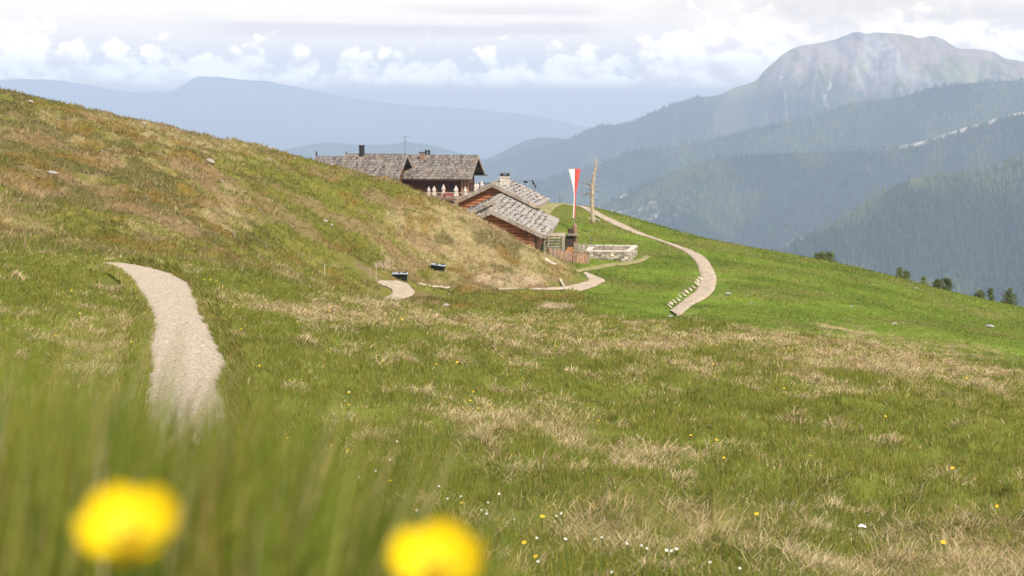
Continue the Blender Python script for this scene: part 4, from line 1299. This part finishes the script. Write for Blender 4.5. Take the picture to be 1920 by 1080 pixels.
c = P(1074, 440, 121); g = gz(c.x, c.y)
ft = empty('fountain_post', (c.x, c.y, g), R(3)); tag(ft, 'thick reddish wooden fountain post with a dark trough box beside it', 'fountain')
zt = P(1077, 419, 121).z - g
m = MB(); m.tube([(.16, 0, -.2), (.16, 0, zt * .9), (.16, 0, zt)], [.24, .21, .16], 9, (.9, .85, .8)); m.build('post', m_redwood, ft)
z1_, z2_ = P(1074, 438.5, 121).z - g, P(1074, 427, 121).z - g
m = MB()
m.box((-.20, -.25, (z1_ + z2_) / 2 + .02), (.24, .18, (z2_ - z1_) * .36), None, (1, 1, 1), .03); m.build('water_box', m_darkwood, ft)
m = MB(); m.box((-.02, -.42, z1_ - .04), (.46, .30, .06), None, (.9, .95, .95), .02); m.build('trough_rim', m_greywood, ft)
m = MB(); m.box((-.30, -.2, z1_ / 2 - .05), (.34, .25, z1_ / 2 - .1)); m.build('trough_base', m_darkwood, ft)


def picket_fence(label, p0, p1, h0, h1, npk, mat, posts, lean=.04, pw=.055):
    d = Vector((p1.x - p0.x, p1.y - p0.y, 0)); Ln = d.length; g0 = gz(p0.x, p0.y)
    root = empty('picket_fence', (p0.x, p0.y, g0), math.atan2(d.y, d.x)); tag(root, label, 'fence', 'picket fences by the stone pen')
    def zz(t): q = p0 + (p1 - p0) * t; return gz(q.x, q.y) - g0
    m = MB()
    for k in range(npk):
        t = (k + .5) / npk; h = (h0 + (h1 - h0) * t) * rng.uniform(.86, 1.1); z = zz(t)
        m.box((t * Ln + rng.normal(0, .02), rng.normal(0, .02), z + h / 2), (pw * rng.uniform(.7, 1.2), .014, h / 2), Matrix.Rotation(rng.normal(0, lean), 3, 'Y'), rvar(.65, 1.35, .07), .008)
    m.build('pickets', mat, root)
    for f in (.25, .75):
        m = MB(); n = 6
        m.tube([(Ln * k / n, .045, zz(k / n) + (h0 + (h1 - h0) * k / n) * f) for k in range(n + 1)], .035, 6, (.8, .75, .7)); m.build('rail', mat, root)
    for k in range(posts):
        t = k / (posts - 1); m = MB(); m.tube([(t * Ln, .10, zz(t) - .2), (t * Ln, .10, zz(t) + (h0 + (h1 - h0) * t) * 1.12)], .06, 7, (.7, .62, .6)); m.build('post', mat, root)
    return root


picket_fence('reddish picket fence running from the hillside to the stone pen', P(1030, 488, 110.5), P(1105, 490, 113.0), 0.76, 0.86, 46, m_redwood, 6)
picket_fence('grey picket fence running behind the stone pen', P(1077, 468, 120.0), P(1170, 470, 121.5), .80, .62, 40, m_greywood, 6)
picket_fence('short grey picket fence between the log crib and the fountain post', P(1044, 470, 112.0), P(1100, 474, 117.0), .55, .55, 26, m_redwood, 4)
c = P(1068.5, 474, 113.5)
gb_ = MB(); gb_.box((0, 0, .45), (.34, .025, .45), None, (1.35, 1.0, .62), .02); gb_.box((0, 0, .98), (.24, .024, .10), None, (1.35, 1., .62), .02); gb_.box((0, -.04, .7), (.36, .02, .05), None, (1.1, .85, .6))
gt_ = gb_.build('garden_gate', m_redwood); gt_.location = (c.x, c.y, gz(c.x, c.y)); tag(gt_, 'small orange brown board gate in the picket fence', 'gate')

f0, f1 = P(1103, 471.5, 117.6), P(1178.5, 473, 117.3); b1_, b0_ = P(1191, 461.5, 121.6), P(1112, 461, 122.0)
zt = f0.z
cx, cy = (f0.x + f1.x) / 2, (f0.y + b0_.y) / 2
gpen = gz(cx, f0.y)
pen = empty('stone_pen', (cx, cy, gpen), 0); tag(pen, 'rectangular roofless stone pen with pale coping on the grass', 'stone pen')
cs = [Vector((v.x - cx, v.y - cy, 0)) for v in (f0, f1, b1_, b0_)]
H = zt - gpen
for i in range(4):
    a_, b_ = cs[i], cs[(i + 1) % 4]; d = b_ - a_; Lw = d.length; ang = math.atan2(d.y, d.x); Mr = Matrix.Rotation(ang, 3, 'Z')
    m = MB(); z = -.6; mid = (a_ + b_) / 2
    m.box(mid + Vector((0, 0, (H - .6) / 2)), (Lw / 2 - .03, .17, (H + .6) / 2 - .02), Mr, (.75, .7, .65))
    while z < H - .1:
        hh = rng.uniform(.12, .22); u = 0
        while u < Lw:
            w_ = rng.uniform(.18, .46); w_ = min(w_, Lw - u)
            m.box(a_ + d.normalized() * (u + w_ / 2) + Vector((0, 0, z + hh / 2)), (w_ / 2 - .012, .20 + rng.uniform(-.02, .03), hh / 2 - .010), Mr, rvar(.55, 1.9, .05), .025)
            u += w_
        z += hh
    m.build('wall', m_stone, pen)
    m = MB(); u = 0
    while u < Lw:
        w_ = min(rng.uniform(.6, 1.0), Lw - u); m.box(a_ + d.normalized() * (u + w_ / 2) + Vector((0, 0, H + .04 + .002 * i)), (w_ / 2 - .006, .235, .055), Mr, rvar(.85, 1.1, .02), .01); u += w_
    m.build('coping', m_coping, pen)

# ------------------------------------------------------------------ flag
c = P(1076, 437, 127); g = gz(c.x, c.y)
fl = empty('banner_flag', (c.x, c.y, g)); tag(fl, 'tall white and red banner narrowing downwards on a thin pole', 'flag')
zt = P(1077, 316, 127).z - g; xs = lambda px: P(px, 370, 127).x - c.x
m = MB(); m.tube([(xs(1077), .12, -.2), (xs(1077), .12, zt + .15)], .035, 7, (.9, .9, .9)); m.build('pole', m_greywood, fl)
m = MB(); m.tube([(xs(1065.5), .03, zt), (xs(1089), .03, zt)], .022, 6); m.build('cross_bar', m_greywood, fl)
prof = [(317, 1066.0, 1077.3, 1088.5), (325, 1067.6, 1077.3, 1087.0), (338, 1070.6, 1077.2, 1084.6), (350, 1073.5, 1077.0, 1082.6), (360, 1075.4, 1077.2, 1080.8), (367, 1076.0, 1077.8, 1080.2), (380, 1075.6, 1077.6, 1079.8), (395, 1074.9, 1077.2, 1079.4), (409, 1074.3, 1076.8, 1078.6)]
for side, mt in ((0, m_white), (1, m_red)):
    V = []; n = 7
    for j, (py, l, mm, r) in enumerate(prof):
        a_, b_ = (l, mm) if side == 0 else (mm, r); z = P(1077, py, 127).z - g
        for k in range(n):
            t = k / (n - 1); V.append((xs(a_ + (b_ - a_) * t), .03 * math.sin(t * 9 + j * .7) * min(1, j * .5) - .05 * math.sin(math.pi * t), z))
    Fc = [(i * n + k, i * n + k + 1, (i + 1) * n + k + 1, (i + 1) * n + k) for i in range(len(prof) - 1) for k in range(n - 1)]
    o = mesh_obj('stripe', V, Fc, mt, fl, smooth=True); o['label'] = 'white half of the banner' if side == 0 else 'red half of the banner'

# ------------------------------------------------------------------ dead tree
Yt = 133.
c = P(1112, 411, Yt); g = gz(c.x, c.y)
dt = empty('dead_tree', (c.x, c.y, g)); tag(dt, 'bleached bare dead tree trunk with a few broken limbs on the knoll', 'tree')
q = lambda px, py, dy=0.: Vector((P(px, py, Yt).x - c.x, dy, P(px, py, Yt).z - g))
m = MB()
tp = [(1112.5, 418), (1111.5, 408), (1110.8, 395), (1110.2, 380), (1110.6, 365), (1110.8, 350), (1112.5, 338), (1114.5, 326), (1117.0, 314), (1117.8, 304), (1117.0, 297)]
tr_ = [.30, .20, .175, .18, .15, .155, .13, .12, .085, .06, .02]
m.tube([q(*p, dy=.05 * math.sin(i)) for i, p in enumerate(tp)], tr_, 10, (1, .95, .9))
for k in range(9): 
    i = int(rng.integers(2, 9)); p = q(*tp[i]); a_ = rng.uniform(0, 6.28)
    m.tube([p, p + Vector((math.cos(a_) * .38, math.sin(a_) * .3, .05))], [.06, .03], 6, (1.3, 1.25, 1.2))
m.build('trunk', m_deadwood, dt, smooth=True)
for pts, r0 in (([(1108, 349, 0), (1102, 344, -.4), (1098.5, 339.5, -.6)], .05), ([(1108, 348.5, 0), (1099, 345.5, .3), (1088, 344, .7)], .045), ([(1107, 362, 0), (1096, 362, -.5), (1086, 364, -.9)], .05), ([(1107, 361, 0), (1099, 366, .4), (1091, 369, .7)], .04),
                ([(1114, 349, 0), (1121, 349.5, .2), (1128, 350, .5)], .045), ([(1118, 303, 0), (1126, 302.5, .2), (1134, 299, .3)], .028), ([(1112, 340, 0), (1100, 334, .2), (1097.5, 321, .3)], .035), ([(1112, 370, 0), (1118, 374, -.3), (1122, 376, -.6)], .04), ([(1112, 386, 0), (1119, 389, .3), (1125, 389, .5)], .035), ([(1115, 326, 0), (1121, 321, 0), (1124, 314, .1)], .026), ([(1117, 314, 0), (1111, 309, .2), (1107, 309, .2)], .022), ([(1111, 356, 0), (1120, 359, .2), (1127, 357, .3)], .03), ([(1110, 357, 0), (1102, 356, .3), (1096, 352, .5)], .03), ([(1116, 318, 0), (1122, 317, 0), (1128, 320, .1)], .02), ([(1117.5, 303, 0), (1113, 299, 0), (1113, 296, .1)], .03), ([(1113, 334, 0), (1119, 331, .2), (1124, 332, .3)], .025)):
    m = MB(); m.tube([q(*p) for p in pts], [r0, r0 * .8, r0 * .35], 6, (.62, .55, .52)); m.build('branch', m_deadwood, dt)
for i, (a_, b_) in enumerate((((1113, 403), (1126, 410)), ((1114, 411), (1124, 416)), ((1104, 412), (1110, 413)))):
    p0, p1 = place(*a_, 110, 150), place(*b_, 110, 150); d = p1 - p0; m = MB()
    m.tube([Vector((0, 0, .12)), d + Vector((0, 0, .12))], .07, 6)
    o = m.build('fallen_pole', m_plank); o.location = p0; tag(o, ('pale pole lying right of the dead tree foot, the longer one', 'shorter pale pole lying just below the dead tree', 'stub of pale wood left of the dead tree foot')[i], 'pole', 'pale poles at the dead tree')

# ------------------------------------------------------------------ lantern arm behind the upper hut
Yl = 141.
c = P(1004, 384, Yl); g = gz(c.x, c.y)
lp = empty('lantern_post', (c.x, c.y, g)); tag(lp, 'thin crooked post with small dark lanterns on a bent arm, behind the upper hut', 'lamp post')
q = lambda px, py: Vector((P(px, py, Yl).x - c.x, 0, P(px, py, Yl).z - g))
m = MB(); m.tube([Vector((0, 0, -.3)), q(1004, 372), q(1003.5, 350), q(1000, 339)], .04, 7); m.build('post', m_greymetal, lp)
m = MB(); m.tube([q(1000, 339), q(993, 338.6), q(985, 341), q(979, 337.8), q(967, 341.5)], [.035, .03, .035, .03, .02], 6); m.build('arm', m_greymetal, lp)
for px, py, w_, h_ in ((985.5, 341.5, .19, .09), (999, 341, .07, .11), (1000.5, 345, .09, .10), (1004, 349.5, .10, .08)):
    m = MB(); m.box(q(px, py), (w_, .1, h_), None, (1, 1, 1), .02); m.box(q(px, py) + Vector((0, 0, h_ + .02)), (w_ * 1.15, .12, .02)); m.build('lantern', m_black, lp)

# ------------------------------------------------------------------ thin posts, wire fence
for i, (px, pt, pb, lab) in enumerate(((1049, 366, 379, 'left one of two thin dark posts on the skyline left of the banner'), (1053.5, 368, 379, 'right one of two thin dark posts on the skyline left of the banner'), (1109, 446, 463, 'thin grey post standing in the grass right of the fountain'))):
    b = place(px, pb, 100, 156); top_ = P(px, pt, b.y); m = MB()
    h = top_.z - b.z; m.tube([(0, 0, -.2), (0, 0, h)], .045, 7); m.tube([(0, 0, h - .02), (0, 0, h + .04)], .06, 7)
    o = m.build('thin_post', m_greymetal); o.location = b; tag(o, lab, 'post', 'thin posts')
pp = [place(608, 517, 55, 100), place(694, 524, 55, 100), place(705, 526, 55, 100)]
tops = [P(608.5, 496, pp[0].y), P(693.5, 503, pp[1].y), P(705, 496, pp[2].y)]
wf = empty('wire_fence', pp[0]); tag(wf, 'wire fence of thin pale posts climbing the left hill', 'fence')
for a_, b_ in zip(pp, tops):
    m = MB(); m.tube([a_ - pp[0] - Vector((0, 0, .2)), b_ - pp[0]], .028, 6, (1.3, 1.3, 1.25)); m.build('post', m_greywood, wf)
wl = [tops[2], tops[1] + Vector((0, 0, -.05)), tops[0]]
for px, py, hh in ((560, 481, .45), (500, 461, .45), (440, 430, .4), (380, 398, .35)):
    b = place(px, py + 10, 40, 105); wl.append(b + Vector((0, 0, hh)))
    m = MB(); m.tube([b - pp[0] - Vector((0, 0, .1)), b - pp[0] + Vector((0, 0, hh))], .02, 6); m.build('post', m_greywood, wf)
m = MB(); m.tube([v - pp[0] for v in wl], .010, 5, (1.1, 1.0, .8)); m.build('wire', m_greywood, wf)

# ------------------------------------------------------------------ black trough-like boxes below the hill
def trough(px, py, w_px, label, rot):
    b = place(px, py + 5, 50, 112); k = b.y / F
    root = empty('trough_box', b, rot); tag(root, label, 'trough', 'black troughs at the foot of the hill')
    w = w_px * k / 2
    V = []; 
    for z, s_, t_ in ((-.1, .62, .5), (.22, .95, .9), (.30, 1., 1.)):
        V += [(-w * s_, -.24 * t_, z), (w * s_, -.24 * t_, z), (w * s_, .28 * t_, z), (-w * s_, .28 * t_, z)]
    Fc = [(3, 2, 1, 0)] + [(i * 4 + a, i * 4 + (a + 1) % 4, i * 4 + 4 + (a + 1) % 4, i * 4 + 4 + a) for i in (0, 1) for a in range(4)] + [(8, 9, 10, 11)]
    mesh_obj('body', V, Fc, m_black, root)
    m = MB(); m.box((0, -.02, .325), (w * 1.04, .30, .02), None, (1, 1, 1), .01); m.build('lid', m_rim, root)
    m = MB(); m.box((-w * .12, -.10, .36), (w * .10, .14, .05), None, (1, 1, 1), .02); m.box((w * .55, .12, .36), (w * .25, .08, .04), None, (1, 1, 1), .02); m.build('clamp', m_black, root)
    m = MB(); m.box((w * .7, -.05, .05), (.10, .10, .25)); m.box((-w * .5, -.02, .0), (.06, .08, .2)); m.build('leg', m_black, root)
    return root


trough(750.5, 518.5, 29, 'black box with grey lid by the path bend, the lower of the two', R(2))
trough(821, 504.5, 27, 'black box with grey lid higher up the hill foot, tilted to the left', R(-10)).rotation_euler = (0, R(7), R(-12))


# ------------------------------------------------------------------ pale slabs along the road, planks, rocks
wh = [(1255.5, 574.5), (1258.2, 570), (1264.3, 566), (1272, 562.5), (1275.3, 557), (1282.3, 553), (1287, 548), (1294.3, 544), (1300, 539.3), (1307, 532.4), (1308.4, 527), (1313, 523)]
nm = ['first', 'second', 'third', 'fourth', 'fifth', 'sixth', 'seventh', 'eighth', 'ninth', 'tenth', 'eleventh', 'twelfth']
for i, (px, py) in enumerate(wh):
    b = place(px, py + 2, 85, 130); k = b.y / F; ln = rng.uniform(6.5, 10.5) * k; wdt = rng.uniform(2.2, 4.0) * k
    m = MB(); Mr = Matrix.Rotation(R(-52) + rng.normal(0, .08), 3, 'Y')
    m.box((0, 0, .12), (ln / 2, .12, wdt / 2), Matrix.Rotation(R(28), 3, 'Y') @ Matrix.Rotation(R(14) + rng.normal(0, .1), 3, 'Y'), (1, 1, 1), .03)
    o = m.build('edge_slab', m_plank); o.location = b; o.rotation_euler = (R(-12), 0, rng.normal(0, .1))
    tag(o, f'{nm[i]} pale slab from the near end of the row beside the road bend', 'slab', 'pale slabs beside the road bend')
for i, (a_, b_, r_, lab) in enumerate((((786, 534), (843, 537.5), .07, 'long pale plank lying in the grass right of the path bend'), ((1022, 487), (1043, 497), .10, 'pale board on the hill edge below the picket fence'), ((1050, 526), (1058, 541), .07, 'pale stake leaning at the hill foot beside the path'))):
    p0, p1 = place(*a_, 60, 112), place(*b_, 60, 112); d = p1 - p0; n = 8; m = MB()
    m.tube([Vector((d.x * t, d.y * t, gz(p0.x + d.x * t, p0.y + d.y * t) - p0.z + .12)) for t in np.linspace(0, 1, n)], r_, 6)
    o = m.build('plank', m_plank); o.location = p0; tag(o, lab, 'plank', 'pale planks in the grass')
RK = [(100, 328, 26, 'large flat grey boulder on the left hillside'), (193, 277, 13, 'pale boulder in the rusty heather on the left hill'), (58, 197, 14, 'flat stone near the top left of the hill crest'), (394, 309, 22, 'grey rock outcrop halfway up the hill'),
      (417, 342, 9, 'small stone just below the grey outcrop'), (328, 260, 12, 'flat stone near the hill crest left of the outcrop'), (460, 357, 9, 'small stone right of the grey outcrop'), (503, 302, 10, 'small flat stone high on the hill left of the chalets'),
      (520, 322, 9, 'stone on the green strip below the chalet roof'), (510, 332, 9, 'stone under another stone on the green strip of the hill'), (38, 373, 8, 'small white stone at the left edge of the hill'), (110, 228, 14, 'greyish rock in the heather near the top left'),
      (609, 414, 15, 'larger stone of the pair in the green gully'), (621, 424, 11, 'smaller stone of the pair in the green gully'), (270, 233, 11, 'upright grey rock just under the left crest'), (788, 531, 14, 'white stone at the left end of the long plank'),
      (842, 548, 7, 'small pale stone below the right end of the long plank'), (836, 576, 16, 'flat pale rock showing in the hollow grass'), (980, 572, 9, 'small pale rock left of the bare soil patch'), (1677, 610, 15, 'largest white rock on the bright green slope'), (1856, 613, 20, 'long white rock at the right of the green slope'),
      (1717, 541, 8, 'small stone near the skyline trees'), (1596, 575, 7, 'small stone in the middle of the green slope'), (1408, 569, 8, 'small stone on the green slope right of the road bend'), (1365, 552, 14, 'pale rubble beside the outer road bend'), (1257, 594, 11, 'grey rubble below the near end of the road')]
RKM = [rock_mesh('boulder', (1, .8, .55), 70 + i, m_rock, 2) for i in range(5)]
for i, (px, py, s_, lab) in enumerate(RK):
    b = place(px, py, 30, 150); r_ = s_ * .85 * b.y / F / 2
    o = link('boulder', RKM[i % 5], None, b + Vector((0, 0, r_ * .22)), (rng.normal(0, .1), R(14) if px < 650 else 0, rng.normal(0, .5)), (r_ * 1.1, r_ * .9, r_ * rng.uniform(.75, 1.0)))
    tag(o, lab, 'rock', 'rocks scattered on the slopes')
b = place(1617, 983, 4, 12); m = MB(); 
V = [(-.03, 0, .035), (-.006, .008, .05), (.03, -.006, .03), (.024, -.02, .024), (-.01, -.014, .034), (-.028, -.012, .026)]
o = mesh_obj('paper_scrap', V, [(0, 1, 4, 5), (1, 2, 3, 4)], m_white); o.location = b + Vector((0, 0, .05)); o.scale = (.6, .6, .5); tag(o, 'small white scrap of paper lying in the grass at lower right', 'paper scrap')

# ------------------------------------------------------------------ trees on the right skyline
m_leaf, lnt, lb = new_mat('conifer_needles'); at = N(lnt, 'ShaderNodeVertexColor', layer_name='Col'); lnt.links.new(at.outputs['Color'], lb.inputs['Base Color']); lb.inputs['Roughness'].default_value = .9; lb.inputs['Specular IOR Level'].default_value = .1
m_bark = solid('bark', (.12, .085, .06), .9, 6, .4, .5)


def conifer(px, pytop, w_px, Y, label, shape, seed, tone=1., gapy=.0):
    r = np.random.default_rng(seed); tp = P(px, pytop, Y); g = gz(tp.x, tp.y); h = tp.z - g; W = w_px * 1.18 * Y / F / 2
    root = empty('pine_tree', (tp.x, tp.y, g)); tag(root, label, 'tree', 'small conifers along the right skyline')
    m = MB(); m.tube([(0, 0, -.3), (.03, 0, h * .4), (0, .02, h * .97)], [h * .03 + .06, h * .022 + .03, .02], 7)
    limbs = []
    for k in range(22):
        z = h * r.uniform(.18, .92); a = r.uniform(0, 6.28); t = (z / h - .12) / .88
        R_ = W * (1 - t) ** .75 if shape == 'cone' else W * math.sqrt(max(.04, 1 - (2 * max(t, 0) - .75) ** 2 / 1.7))
        tip = Vector((math.cos(a) * R_ * .85, math.sin(a) * R_ * .85, z + .10 * R_)); limbs.append((Vector((0, 0, z)), tip))
        m.tube([(0, 0, z), tip], [.035, .012], 5)
    m.build('trunk', m_bark, root)
    n = int(1500 * (1 - gapy)); V = []; T = []; C = []
    for k in range(n):
        a, b = limbs[int(r.integers(len(limbs)))]; t = r.random() ** .6
        if r.random() < .12: p = Vector((r.normal(0, .08), r.normal(0, .08), h * r.uniform(.85, 1.0)))
        else: p = a + (b - a) * t + Vector(r.normal(0, 1, 3)) * (.09 * W + .08)
        s_ = r.uniform(.09, .2) * (.6 + W * .25); d1 = Vector(r.normal(0, 1, 3)).normalized(); d2 = d1.cross(Vector(r.normal(0, 1, 3))).normalized()
        i = len(V); V += [p - d1 * s_, p + d2 * s_ * .45, p + d1 * s_ + Vector((0, 0, s_ * .5))]; T.append((i, i + 1, i + 2))
        c_ = np.array((.125, .150, .050)) * tone * r.uniform(.55, 1.5); C += [c_] * 3
    fast_mesh('crown', np.array([tuple(v) for v in V]), tris=np.array(T), mat=m_leaf, cols=np.array(C), parent=root)


for px, pt, w_, Y, lab, sh, tn, gp in ((1538, 475, 22, 150, 'left half of the bushy pine pair nearest the road', 'round', .9, 0), (1554, 474, 25, 151, 'right half of the bushy pine pair nearest the road', 'round', 1., 0), (1688, 503, 17, 147, 'taller slim tree of the close pair in the middle of the row', 'cone', 1.1, .2),
                                     (1700, 509, 15, 147.5, 'shorter tree leaning on the slim one in the row', 'round', 1.15, .4), (1732, 518, 19, 148, 'thin see through young larch standing alone', 'cone', 1.5, .55), (1758, 524, 22, 147, 'dark pointed left one of the dense dark pair', 'cone', .75, 0),
                                     (1774, 523, 24, 148, 'rounded right one of the dense dark pair', 'round', .75, 0), (1837, 545, 20, 145, 'low rounded bush pine left of the last three trees', 'round', .95, .1), (1858, 541, 16, 146, 'narrow pointed tree in the middle of the last three', 'cone', .9, .1), (1894, 541, 38, 144, 'broad spreading pine at the right end of the row', 'cone', .9, .1)):
    conifer(px, pt, w_, Y, lab, sh, int(px), tn, gp)
# ------------------------------------------------------------------ wild flowers dotted over the meadow
m_yel = solid('yellow_petals', (.62, .42, .02), .6, 30, .2, 0)
m_whi = solid('white_petals', (.66, .64, .55), .7, 30, .1, 0)
m_stem = solid('green_stem', (.09, .14, .03), .8, 30, .3, 0)
m_but = solid('buttercup_yellow', (.68, .50, .002), .6, 60, .05, .0, col2=(.64, .46, .002))
m_butc = solid('buttercup_heart', (.60, .40, .01), .6, 300, .4, .3)


def bloom(name, mat, r, h, seed, cup=.4, npet=7):
    q = np.random.default_rng(seed); m = MB(); V = []; Fc = []
    top = Vector((0, 0, h)); tilt = Matrix.Rotation(q.uniform(.2, .8), 3, 'X') @ Matrix.Rotation(q.normal(0, .3), 3, 'Y')
    for k in range(npet):
        a = k * 2 * math.pi / npet; c, s_ = math.cos(a), math.sin(a); i = len(V)
        for rr, ww, zz in ((.05, .1, 0), (.6, .40, .18 * cup), (1., .28, .55 * cup)):
            for sg in (-1, 1):
                V.append(top + tilt @ Vector((r * (rr * c - sg * ww * s_), r * (rr * s_ + sg * ww * c), r * zz)))
        Fc += [(i, i + 1, i + 3, i + 2), (i + 2, i + 3, i + 5, i + 4)]
    m.add(V, Fc); me_mats = [mat, m_stem]
    nf = len(m.f); m.tube([(0, 0, -.02), (.004, .003, h * .5), (0, 0, h)], .0022, 5)
    o = m.build(name, mat); o.data.materials.append(m_stem)
    for i, p in enumerate(o.data.polygons): p.material_index = 0 if i < nf else 1
    return o


YB = [bloom('yellow_wildflower', m_yel, .0098, .066, 800 + i) for i in range(4)]
WB = [bloom('white_wildflower', m_whi, .0055, .062, 820 + i, .7, 8) for i in range(4)]
YF_ = {('small yellow flower left of the gravel footpath', 'yellow flowers left of the footpath'): [(150, 587), (104, 617), (135, 558), (155, 570), (127, 571), (246, 637)],
       ('small yellow flower in the green strip right of the gravel footpath', 'yellow flowers beside the footpath'): [(487, 696), (544, 715), (453, 618), (383, 528), (405, 527), (408, 537), (419, 537), (395, 529)],
       ('small yellow flower in the middle of the meadow', 'yellow flowers in the middle of the meadow'): [(617, 603), (755, 617), (857, 683), (845, 679), (818, 695), (718, 683), (1043, 665), (978, 726), (888, 743), (897, 757), (917, 757), (940, 764), (882, 753), (655, 742), (655, 762), (540, 802), (1123, 789)],
       ('small yellow flower in the short grass near the bottom middle', 'yellow flowers low in the middle'): [(621, 818), (693, 851), (652, 844), (733, 924), (1005, 1030), (1017, 964), (983, 1010), (866, 938)],
       ('small yellow flower in the right half of the meadow', 'yellow flowers in the right of the meadow'): [(1470, 736), (1495, 782), (1571, 734), (1659, 807), (1784, 910), (1768, 1013), (1906, 826), (1360, 982), (1374, 979), (1844, 823), (1518, 875), (1357, 883), (1343, 844), (1295, 825), (1868, 968), (1419, 947), (1337, 702), (1340, 715), (1473, 738), (1812, 712)]}
WF_ = {('small white flower in the grass behind the big yellow blooms', 'white flowers low in the middle'): [(651, 859), (732, 880), (674, 907), (823, 918), (839, 944), (913, 943), (915, 927), (936, 929), (865, 929), (913, 967), (745, 846), (655, 876), (705, 895), (903, 962), (782, 960), (820, 986), (881, 996), (655, 741)],
       ('small white flower near the bottom edge right of the middle', 'white flowers near the bottom edge'): [(1041, 961), (1043, 973), (1053, 976), (965, 957), (1115, 998), (1128, 999), (1167, 1018), (1175, 1020), (1202, 1016), (1212, 1040), (1147, 1072), (1060, 1020), (1009, 1046), (1007, 992), (1259, 1041), (1268, 1042), (1249, 1061), (1331, 1064), (1386, 1066)]}
first = {}
for src, table in ((YB, YF_), (WB, WF_)):
    for (lab, grp), pts in table.items():
        for (px, py) in pts:
            b = place(px, py, 3.5, 30)
            b = place(px, py + F * .06 / b.y, 3.5, 30)
            s0 = src[int(rng.integers(4))]
            if s0.name not in first: first[s0.name] = 1; o = s0
            else: o = s0.copy(); COL.objects.link(o)
            o.location = b; o.rotation_euler = (0, 0, rng.normal(0, .6)); s_ = rng.uniform(.8, 1.15) * (1 + .03 * max(0, b.y - 8)); o.scale = (s_, s_, s_ * rng.uniform(.9, 1.2))
            tag(o, lab, 'flower', grp)


# ------------------------------------------------------------------ two buttercups right before the lens
def petal(root, R_, ang, full=1.42, wid=.80):
    """one petal of a cup: rises from flat to upright, with a rounded top"""
    V = []; nu, nv = 12, 9
    for i in range(nu):
        t = i / (nu - 1); ph = .08 + t * full
        half = wid * (math.sin(math.pi * (.06 + .62 * t)) ** .8) * (1 if t < .7 else math.sqrt(max(0., 1 - ((t - .7) / .315) ** 2)))
        for j in range(nv):
            s_ = j / (nv - 1) * 2 - 1
            a = ang + half * s_ * .86
            r = R_ * math.sin(ph) * (1 + .04 * s_ * s_ + .012 * ((ang * 7) % 1)); z = R_ * (1.0 - math.cos(ph)) * 1.0
            V.append((r * math.cos(a), r * math.sin(a), z))
    Fc = [(i * nv + j, i * nv + j + 1, (i + 1) * nv + j + 1, (i + 1) * nv + j) for i in range(nu - 1) for j in range(nv - 1)]
    return mesh_obj('petal', V, Fc, m_but, root, smooth=True)


def buttercup(px, py, Y, R_, label, tilt, spin):
    c = P(px, py, Y); root = empty('buttercup', c); root.rotation_euler = (tilt, 0, 0)
    tag(root, label, 'flower', 'large yellow blooms before the lens')
    for k in range(5): petal(root, R_ * (1 + .02 * (k % 2)), spin + k * 2 * math.pi / 5)
    m = MB()
    for k in range(46):
        a = k * 2.4; r = R_ * .30 * math.sqrt(k / 46); m.tube([(r * .6 * math.cos(a), r * .6 * math.sin(a), 0), (r * math.cos(a), r * math.sin(a), R_ * .30)], [R_ * .02, R_ * .035], 5)
    m.build('stamens', m_butc, root)
    m = MB()
    for k in range(5):
        a = spin + .6 + k * 2 * math.pi / 5; m.tube([(0, 0, -.001), (R_ * .35 * math.cos(a), R_ * .35 * math.sin(a), R_ * .02), (R_ * .55 * math.cos(a), R_ * .55 * math.sin(a), R_ * .22)], [R_ * .06, R_ * .09, R_ * .02], 6)
    m.build('sepals', m_stem, root)
    # the stalk goes straight down to the turf, so undo the tilt for it
    Mi = Matrix.Rotation(-tilt, 3, 'X'); g = gz(c.x, c.y) - c.z
    m = MB(); m.tube([Mi @ Vector(v) for v in ((0, 0, -.001), (.002, .006, g * .3), (-.004, .014, g * .7), (.004, .02, g - .01))], .0013, 7); m.build('stalk', m_stem, root)
    return root


buttercup(250, 1030, .40, .0142, 'large blurred yellow bloom at the lower left, shown whole', R(27), R(-90))
buttercup(820, 1092, .43, .0142, 'large blurred yellow bloom cut by the bottom edge of the picture', R(27), R(-90 + 24))
